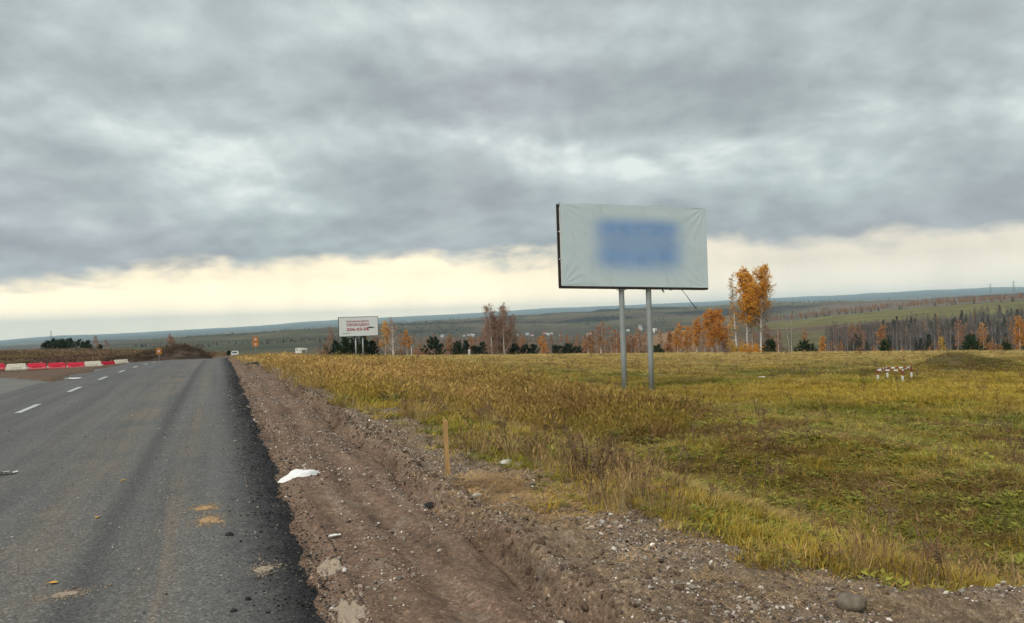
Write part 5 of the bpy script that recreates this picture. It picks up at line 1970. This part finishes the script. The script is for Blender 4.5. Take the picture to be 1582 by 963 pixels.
# striped guard round a pit
D3 = 33.0
def gpt(x_p, d):
    return np.array(at(x_p, d))
pts = [gpt(1352, 33.3), gpt(1390, 32.6), gpt(1404, 34.2), gpt(1367, 34.9)]
gd = empty("striped_guard", tuple(pts[1]))
tag(gd, "low red and white striped guard frame round a spot in the field", "guard frame")
loc = [p - pts[1] for p in pts]
hp = 0.50
for p in loc:
    MB().box((p[0], p[1], 0.13 + p[2] - 0.05), (0.068, 0.068, 0.40)).build("post", m_white, gd)
    MB().box((p[0], p[1], 0.33 + p[2] + 0.075), (0.069, 0.069, 0.15)).build("post_cap", m_red, gd)
for i in range(4):
    a, b_ = loc[i] + [0, 0, hp], loc[(i + 1) % 4] + [0, 0, hp]
    if i in (1, 3):
        a, b_ = a + [0, 0, 0.0], b_ + [0, 0, 0.0]
    n = 6
    L = np.linalg.norm(b_ - a)
    d = (b_ - a) / L
    yaw = math.atan2(d[1], d[0])
    rt = np.array([[math.cos(yaw), -math.sin(yaw), 0], [math.sin(yaw), math.cos(yaw), 0], [0, 0, 1]])
    for k in range(n):
        c = a + (b_ - a) * (k + 0.5) / n
        MB().box(c + [0, 0, 0.01 * (i % 2)], (L / n * 0.998, 0.03, 0.06), rot=rt).build("rail_stripe", m_white if (k + (0 if i == 1 else 0)) % 2 == 0 else m_red, gd)


# ------------------------------------------------------------------ small things on the ground
def blob(name, label, cat, u0, v0, ru, rv, h, mat, seed, on_road=False, rz=0.0, n=44, ragged=4.2):
    a, b_ = np.meshgrid(np.linspace(-1, 1, n), np.linspace(-1, 1, n), indexing='ij')
    th = np.arctan2(b_, a)
    edge_ = 0.72 + 0.45 * (fbm(np.cos(th) * 1.7 + seed, np.sin(th) * 1.7, seed, 3) - 0.3)
    rr = np.hypot(a, b_) / edge_
    f = 1 - sst(rr, 0.55, 1.0)
    uu_ = u0 + a * ru * math.cos(rz) - b_ * rv * math.sin(rz)
    vv_ = v0 + a * ru * math.sin(rz) + b_ * rv * math.cos(rz)
    X, Y = to_xy(uu_, vv_)
    zb = profile(Y) if on_road else shoulder_surf(uu_, vv_)
    rag = fbm(a * 5 + seed, b_ * 5, seed + 3, 4)
    z = zb + np.clip(h * (1.5 * f - 0.75 + (rag - 0.5) * ragged), -0.02, h)
    return tag(link(name, grid_mesh(name, X, Y, z), None, [mat]), label, cat)


def uv_of(px_, py_, z=0.0):
    d = (EYE - z) * F_PX / (py_ - hor(px_))
    return to_uv((px_ - CX) / F_PX * d, d)


u0, v0 = uv_of(455, 729)
blob("lime_spill", "spill of bright white lime powder on the dirt beside the asphalt edge", "spill", u0, v0, 0.36, 0.23, 0.045, m_lime, 41, rz=0.3, ragged=1.0)
u0, v0 = uv_of(316, 803)
blob("sand_patch", "tan patch of sand on the road beside the wheel track", "sand", u0, v0, 0.12, 0.20, 0.010, m_sand, 43, True)
u0, v0 = uv_of(308, 784)
blob("sand_patch", "thin smear of sand just beyond the tan sand patch on the road", "sand", u0, v0, 0.12, 0.10, 0.006, m_sand, 44, True)
u0, v0 = uv_of(396, 879)
blob("mud_smear", "small pinkish mud smear on the asphalt near its dark edge", "mud", u0, v0, 0.09, 0.10, 0.006, m_mud, 45, True)
u0, v0 = uv_of(88, 917)
blob("mud_smear", "long thin mud smear on the asphalt near the orange leaf", "mud", u0, v0, 0.14, 0.07, 0.005, m_mud, 46, True)
u0, v0 = uv_of(497, 864)
blob("mud_patch", "pale dry mud patch on the shoulder just off the asphalt", "mud", u0, v0, 0.12, 0.24, 0.02, m_mud, 47)
u0, v0 = uv_of(526, 930)
blob("mud_patch", "longer pale dry mud patch at the very front of the shoulder", "mud", u0, v0, 0.11, 0.30, 0.02, m_mud, 48)


PATCHES = [(316, 803, .07, .13, (0.40, 0.26, 0.13)), (308, 784, .08, .08, (0.40, 0.26, 0.13)), (396, 879, .06, .07, (0.33, 0.26, 0.19)), (88, 917, .10, .05, (0.33, 0.26, 0.19))]
g = np.random.default_rng(88)
pp, tt_, ss_ = [], [], []
for px_, py_, ru, rv, c_ in PATCHES:
    u0, v0 = uv_of(px_, py_)
    n = 520
    uu_, vv_ = g.normal(u0, ru, n), g.normal(v0, rv * 1.1, n)
    X, Y = to_xy(uu_, vv_)
    sz = np.exp(g.normal(math.log(0.004), 0.4, n))
    pp.append(np.stack([X, Y, profile(Y) + sz * 0.2], 1)); ss_.append(sz)
    tt_.append(np.array(c_) * g.uniform(0.6, 1.15, n)[:, None])
pp, tt_, ss_ = np.concatenate(pp), np.concatenate(tt_), np.concatenate(ss_)
scatter("sand_grains", "loose sand and mud grains spread round the patches on the asphalt", "sand", pp, g.uniform(0, 6.28, (len(pp), 3)) * [0.1, 0.1, 1],
        np.repeat(ss_[:, None], 3, 1), g.integers(0, 5, len(pp)), tt_, peb_coll)


def leaf_thing(px_, py_, s, label, seed):
    u_, v_ = uv_of(px_, py_)
    X, Y = to_xy(u_, v_)
    g = np.random.default_rng(seed)
    n = 7
    t_ = np.linspace(0, 1, n)
    wd = np.sin(np.pi * np.clip(t_, 0.02, 0.98)) ** 0.7 * s * 0.36
    cx_ = (t_ - 0.5) * s
    zz = 0.006 + 0.22 * s * (t_ - 0.5) ** 2
    V = np.concatenate([np.stack([cx_, -wd, zz + wd * .35], 1), np.stack([cx_, 0 * wd, zz], 1), np.stack([cx_, wd, zz + wd * .35], 1)])
    F = []
    for i in range(n - 1):
        F += [[i, i + 1, n + i + 1, n + i], [n + i, n + i + 1, 2 * n + i + 1, 2 * n + i]]
    mb = MB()
    mb.add(V, np.array(F))
    mb.tube([[s * .48, 0, zz[-1]], [s * .72, 0.01, zz[-1] * .6]], 0.0015, 4)
    o_ = mb.build("fallen_leaf", m_leaf_y)
    o_.location = (X, Y, float(profile(Y)))
    o_.rotation_euler = (0, 0, g.uniform(0, 6.28))
    tag(o_, label, "leaf", "fallen leaves on the road")


leaf_thing(72, 901, 0.060, "orange fallen leaf on the asphalt close to the camera", 1)
leaf_thing(142, 800, 0.058, "pale yellow fallen leaf in the middle of the lane", 2)
leaf_thing(183, 743, 0.062, "small orange fallen leaf farthest along the asphalt lane", 3)


def rock(name, label, X, Y, Z, s, mat, seed, cat="stone", flat=0.7):
    g = np.random.default_rng(seed)
    n, m_ = 14, 22
    ph, th = np.meshgrid(np.linspace(0.02, math.pi - 0.02, n), np.linspace(0, 2 * math.pi, m_), indexing='ij')
    x, y, z = np.sin(ph) * np.cos(th), np.sin(ph) * np.sin(th), np.cos(ph)
    q = 0.70 + 0.60 * fbm(x * 1.5 + seed + z, y * 1.5 + z * .9, seed, 4)
    o_ = link(name, grid_mesh(name, x * q * s[0], y * q * s[1], z * q * s[2] * flat), None, [mat])
    o_.location = (X, Y, Z)
    tag(o_, label, cat)
    return o_


Y = 4.42
X = (1296 - CX) / F_PX * Y
uR, vR = to_uv(X, Y)
zR = float(shoulder_surf(np.array([uR]), np.array([vR]))[0])
rock("boulder", "rounded grey and brown stone at the bottom edge by the soil berm", X, Y, zR + 0.035, (0.085, 0.07, 0.08), m_stone, 5)
for i, (x_p, y_p, s, lab, mt) in enumerate([
        (656, 772, 0.055, "black lump of asphalt lying by the rut below the stake", m_tarheap),
        (742, 785, 0.05, "dark clod on the gravel right of the rut", m_soil),
        (728, 780, 0.035, "pale stone next to the dark clod by the rut", m_conc),
        (775, 717, 0.07, "pale rubble lump among pinkish rubble at the grass edge", m_conc),
        (793, 722, 0.06, "pinkish rubble lump at the grass edge right of the stake", m_mud),
        (771, 735, 0.06, "dark broken lump below the pale rubble at the grass edge", m_tarheap),
        (842, 769, 0.03, "single pale stone on the grey gravel past the straw", m_conc),
        (930, 798, 0.04, "small white stone at the gravel edge near the grass", m_white),
        (345, 826, 0.028, "dark lump of crumbled asphalt on the road below the sand patch", m_tarheap),
        (348, 943, 0.018, "dark blue-grey pebble on the asphalt at the front", m_tarheap)]):
    u_, v_ = uv_of(x_p, y_p, -0.08 if x_p > 430 else 0.0)
    X, Y = to_xy(u_, v_)
    z_ = float(shoulder_surf(np.array([u_]), np.array([v_]))[0]) if x_p > 430 else float(profile(Y))
    rock("stone", lab, X, Y, z_ + s * 0.15, (s * 1.2, s, s), mt, 60 + i)


def scrap(px_, py_, s, label, seed, z=-0.03, gr=False):
    g = np.random.default_rng(seed)
    if gr:
        d = 34.0
        X, Y, Z = at(px_, d)
        Z += 0.22
    else:
        u_, v_ = uv_of(px_, py_, z)
        X, Y = to_xy(u_, v_)
        Z = float(shoulder_surf(np.array([u_]), np.array([v_]))[0]) + 0.012 if u_ > 0 else float(profile(Y)) + 0.006
    a, b_ = np.meshgrid(np.linspace(-1, 1, 9), np.linspace(-1, 1, 7), indexing='ij')
    q = 0.7 + 0.5 * fbm(a + seed, b_, seed, 2)
    me = grid_mesh("paper_litter", a * s * q, b_ * s * 0.55 * q, (fbm(a * 2, b_ * 2 + seed, seed + 1, 3)) * min(s * 0.5, 0.05))
    o_ = link("paper_litter", me, None, [m_white])
    o_.location = (X, Y, Z)
    o_.rotation_euler = (0, 0, g.uniform(-.5, .5))
    tag(o_, label, "litter")


scrap(507, 832, 0.045, "crumpled white paper scrap on the dirt between road and rut", 1)
scrap(1172, 584, 0.16, "white litter lying in the field grass right of the billboard", 2, gr=True)
scrap(110, 586, 0.32, "white plastic sheet piece lying where asphalt meets dirt before the barriers", 3)
scrap(5, 733, 0.10, "white scrap lying on the lane at the edge of the view", 4, z=0)

# broad green plant and brown dock by the shoulder
def plant(name, label, px_, dist, mesh_fn, mat, s=1.0, zfun=None, names=("foliage",)):
    X, Y, Z = at(px_, dist)
    me = mesh_fn
    me.materials.clear()
    o_ = link(name, me, None, [mat])
    o_.location = (X, Y, Z)
    o_.scale = (s, s, s)
    tag(o_, label, "plant")


m_greenleaf = leafmat("green_leaf", (0.05, 0.085, 0.02), (0.095, 0.14, 0.03))
m_deadleaf = leafmat("dead_brown_leaf", (0.13, 0.075, 0.042), (0.22, 0.125, 0.065), 0.15)
plant("thistle_plant", "broad dark green weed at the foot of the tall tan grass", 599, 17.2, leafy(701, 90, 0.22, 0.3, 0.12), m_greenleaf, 1.0)
plant("thistle_plant", "green leafy weed clump in the short grass before the billboard", 1050, 21.0, leafy(702, 70, 0.25, 0.22, 0.12), m_greenleaf, 1.0)
mbk = bush_meshes(703, 0.66, 0.42, 1.1, 0.022, 0.22)
X, Y, Z = at(903, 8.7)
dk = empty("dock_plant", (X, Y, Z))
tag(dk, "dark reddish brown dead dock plant at the shoulder's grass edge", "plant")
link("stems", mbk[0], dk, [m_deadleaf])
link("seed_heads", mbk[1], dk, [m_deadleaf, m_deadleaf])
for me_ in mbk:
    pass

# ------------------------------------------------------------------ the car
X, Y, Z = at(361.5, 192)
uC, vC = to_uv(X, Y)
car = empty("car", (X, Y, float(profile(Y)) + 0.02), math.radians(17))
tag(car, "small white car seen from behind where the road dips away", "car")
body = MB()


def sec(y, w_, zl, zh, top, tw):
    return [(-w_ / 2, y, zl), (w_ / 2, y, zl), (w_ / 2, y, zh), (tw / 2, y, top), (-tw / 2, y, top), (-w_ / 2, y, zh)]


loft(body, [sec(-2.1, 1.66, 0.35, 0.92, 0.98, 1.5), sec(-1.95, 1.76, 0.25, 0.95, 1.05, 1.5), sec(-1.55, 1.78, 0.25, 0.95, 1.46, 1.2), sec(0.2, 1.78, 0.25, 0.95, 1.5, 1.2),
            sec(1.0, 1.78, 0.25, 0.95, 1.0, 1.4), sec(2.0, 1.7, 0.28, 0.8, 0.84, 1.4), sec(2.15, 1.6, 0.35, 0.7, 0.74, 1.3)])
body.build("body", m_carw, car)
mb = MB()
mb.add([[-0.62, -2.0, 1.06], [0.62, -2.0, 1.06], [0.52, -1.64, 1.42], [-0.52, -1.64, 1.42]], [[0, 1, 2, 3]])
mb.build("rear_window", m_glass, car)
for s in (-1, 1):
    mb = MB()
    mb.add([[s * 0.90, -1.4, 0.98], [s * 0.90, 0.7, 0.98], [s * 0.66, 0.2, 1.42], [s * 0.66, -1.3, 1.42]], [[0, 1, 2, 3] if s > 0 else [3, 2, 1, 0]])
    mb.build("side_window", m_glass, car)
    MB().box((s * 0.68, -2.09, 0.80), (0.26, 0.05, 0.16)).build("tail_light", m_red, car)
    for y in (-1.3, 1.35):
        wh = MB().tube([[s * 0.70, y, 0.32], [s * 0.90, y, 0.32]], 0.32, 16).build("wheel", m_rubber, car)
        MB().tube([[s * 0.905, y, 0.32], [s * 0.915, y, 0.32]], 0.18, 12).build("rim", m_steel, wh)
MB().box((0, -2.12, 0.42), (1.6, 0.1, 0.2)).build("bumper", m_rubber, car)


# ------------------------------------------------------------------ village, mast, pylons
def house(px_, dist, ypix, w_, h_, wallm, roofm, label, rz):
    a = math.atan((px_ - CX) / F_PX)
    X, Y = dist * math.tan(a), dist
    Z = float(ground(np.array([X]), np.array([Y]))[0])
    r_ = empty("house", (X, Y, Z), rz)
    tag(r_, label, "house", "village houses in the valley")
    MB().box((0, 0, h_ / 2 - 0.5), (w_, w_ * 0.7, h_ + 1)).build("wall", wallm, r_)
    mb = MB()
    e = w_ * 0.54
    f = w_ * 0.39
    mb.add([[-e, -f, h_], [e, -f, h_], [e, f, h_], [-e, f, h_], [-e, 0, h_ + w_ * .3], [e, 0, h_ + w_ * .3]], [[0, 1, 5, 4], [2, 3, 4, 5], [0, 4, 3], [1, 2, 5], [3, 2, 1, 0]])
    mb.build("roof", roofm, r_)


H = [(683, 1500, 'w', 'g', "white house alone at the near end of the valley village"),
     (716, 1650, 'w', 'r', "white house under a red roof left of the bare birch clump"),
     (724, 1700, 'w', 'g', "grey-roofed white house close left of the bare birch clump"),
     (729, 1620, 'w', 'w', "small all-white house touching the bare birch clump"),
     (797, 1600, 'w', 'w', "white house close right of the bare birch clump"),
     (814, 1750, 'w', 'g', "grey-roofed house in the cluster right of the bare birches"),
     (821, 1680, 'w', 'r', "red-roofed house in the cluster right of the bare birches"),
     (841, 1800, 'w', 'r', "long red-roofed house above the round orange sapling"),
     (846, 1700, 'w', 'w', "white house above the round orange sapling"),
     (851, 1760, 'w', 'g', "grey-roofed house at the end of the cluster by the orange sapling"),
     (865, 1600, 'w', 'r', "lone red-roofed house between orange sapling and billboard"),
     (910, 1500, 'w', 'w', "long white farm building just left of the billboard's posts"),
     (969, 1900, 'w', 'w', "white building between the two billboard posts"),
     (1011, 1900, 'w', 'w', "white building right of the billboard posts")]
m_plaster = plain("grey_white_plaster", (0.48, 0.47, 0.44), 0.85, 0.1, 1)
hm = {'w': m_plaster, 'g': m_roofg, 'r': m_roofr}
g = np.random.default_rng(77)
for x_p, d, wm, rm, lab in H:
    house(x_p, d, 0, g.uniform(5.5, 8) * (1.7 if 'long' in lab else 1), g.uniform(2.6, 3.6), hm[wm], hm[rm], lab, g.uniform(-.6, .6))
X, Y = 1950 * (988 - CX) / F_PX, 1950
Z = float(ground(np.array([X]), np.array([Y]))[0])
dm = empty("domed_church", (X, Y, Z))
tag(dm, "white domed building seen between billboard post and rusty birches", "building")
MB().box((0, 0, 4), (10, 10, 9)).build("wall", m_plaster, dm)
n, q = 8, 12
ph, th = np.meshgrid(np.linspace(0, math.pi / 2, n), np.linspace(0, 2 * math.pi, q), indexing='ij')
link("dome", grid_mesh("dome", 5.2 * np.sin(ph) * np.cos(th), 5.2 * np.sin(ph) * np.sin(th), 8.4 + 6 * np.cos(ph)), dm, [m_roofg])


def lattice(name, label, px_, dist, ytop, arms, cat):
    X, Y = dist * (px_ - CX) / F_PX, dist
    Z = float(ground(np.array([X]), np.array([Y]))[0])
    H_ = EYE + dist * (hor(px_) - ytop) / F_PX - Z
    H_ = min(max(H_, 25), 130)
    r_ = empty(name, (X, Y, Z))
    tag(r_, label, cat)
    mb = MB()
    b0 = H_ * 0.07
    leg = 0.55
    for sx_, sy_ in ((1, 1), (-1, 1), (-1, -1), (1, -1)):
        mb.tube([[sx_ * b0, sy_ * b0, -1], [sx_ * b0 * 0.15, sy_ * b0 * 0.15, H_]], leg, 4)
    for k in range(8):
        f0, f1 = 1 - 0.85 * k / 8, 1 - 0.85 * (k + 1) / 8
        z0_, z1_ = H_ * k / 8, H_ * (k + 1) / 8
        for s in (-1, 1):
            mb.tube([[-b0 * f0, s * b0 * f0, z0_], [b0 * f1, s * b0 * f1, z1_]], 0.3, 3)
            mb.tube([[b0 * f0, s * b0 * f0, z0_], [-b0 * f1, s * b0 * f1, z1_]], 0.3, 3)
    mb.build("tower", m_darkst, r_)
    for zz in arms:
        MB().box((0, 0, H_ * zz), (H_ * 0.4, 0.8, 0.8), taper=(0.9, 1)).build("cross_arm", m_darkst, r_)


lattice("radio_mast", "thin radio mast on the far plain above the dark pines", 78, 5200, 511, (), "mast")
lattice("power_pylon", "distant pylon on the far ridge, the shorter of the two", 1531, 6000, 438, (0.75, 0.9), "pylon")
lattice("power_pylon", "distant pylon on the far ridge nearest the edge of the view", 1567, 5600, 433, (0.75, 0.9), "pylon")

# ------------------------------------------------------------------ air
hz, t, b, o = material("haze")
t.t.nodes.remove(b)
pv = t.n('ShaderNodeVolumePrincipled')
pv.inputs['Color'].default_value = (0.70, 0.91, 1.0, 1)
pv.inputs['Density'].default_value = 6.6e-5
pv.inputs['Anisotropy'].default_value = 0.0
t.t.links.new(pv.outputs[0], o.inputs['Volume'])
zmin, zmax = float(GZ.min()) - 2, max(float(GZ.max()), EYE) + 40
R0 = 27000
box = MB().box((0, 0, (zmin + zmax) / 2), (2 * R0, 2 * R0, zmax - zmin)).build("haze", hz)
tag(box, "thin bluish haze filling the valley air", "haze", kind='stuff')
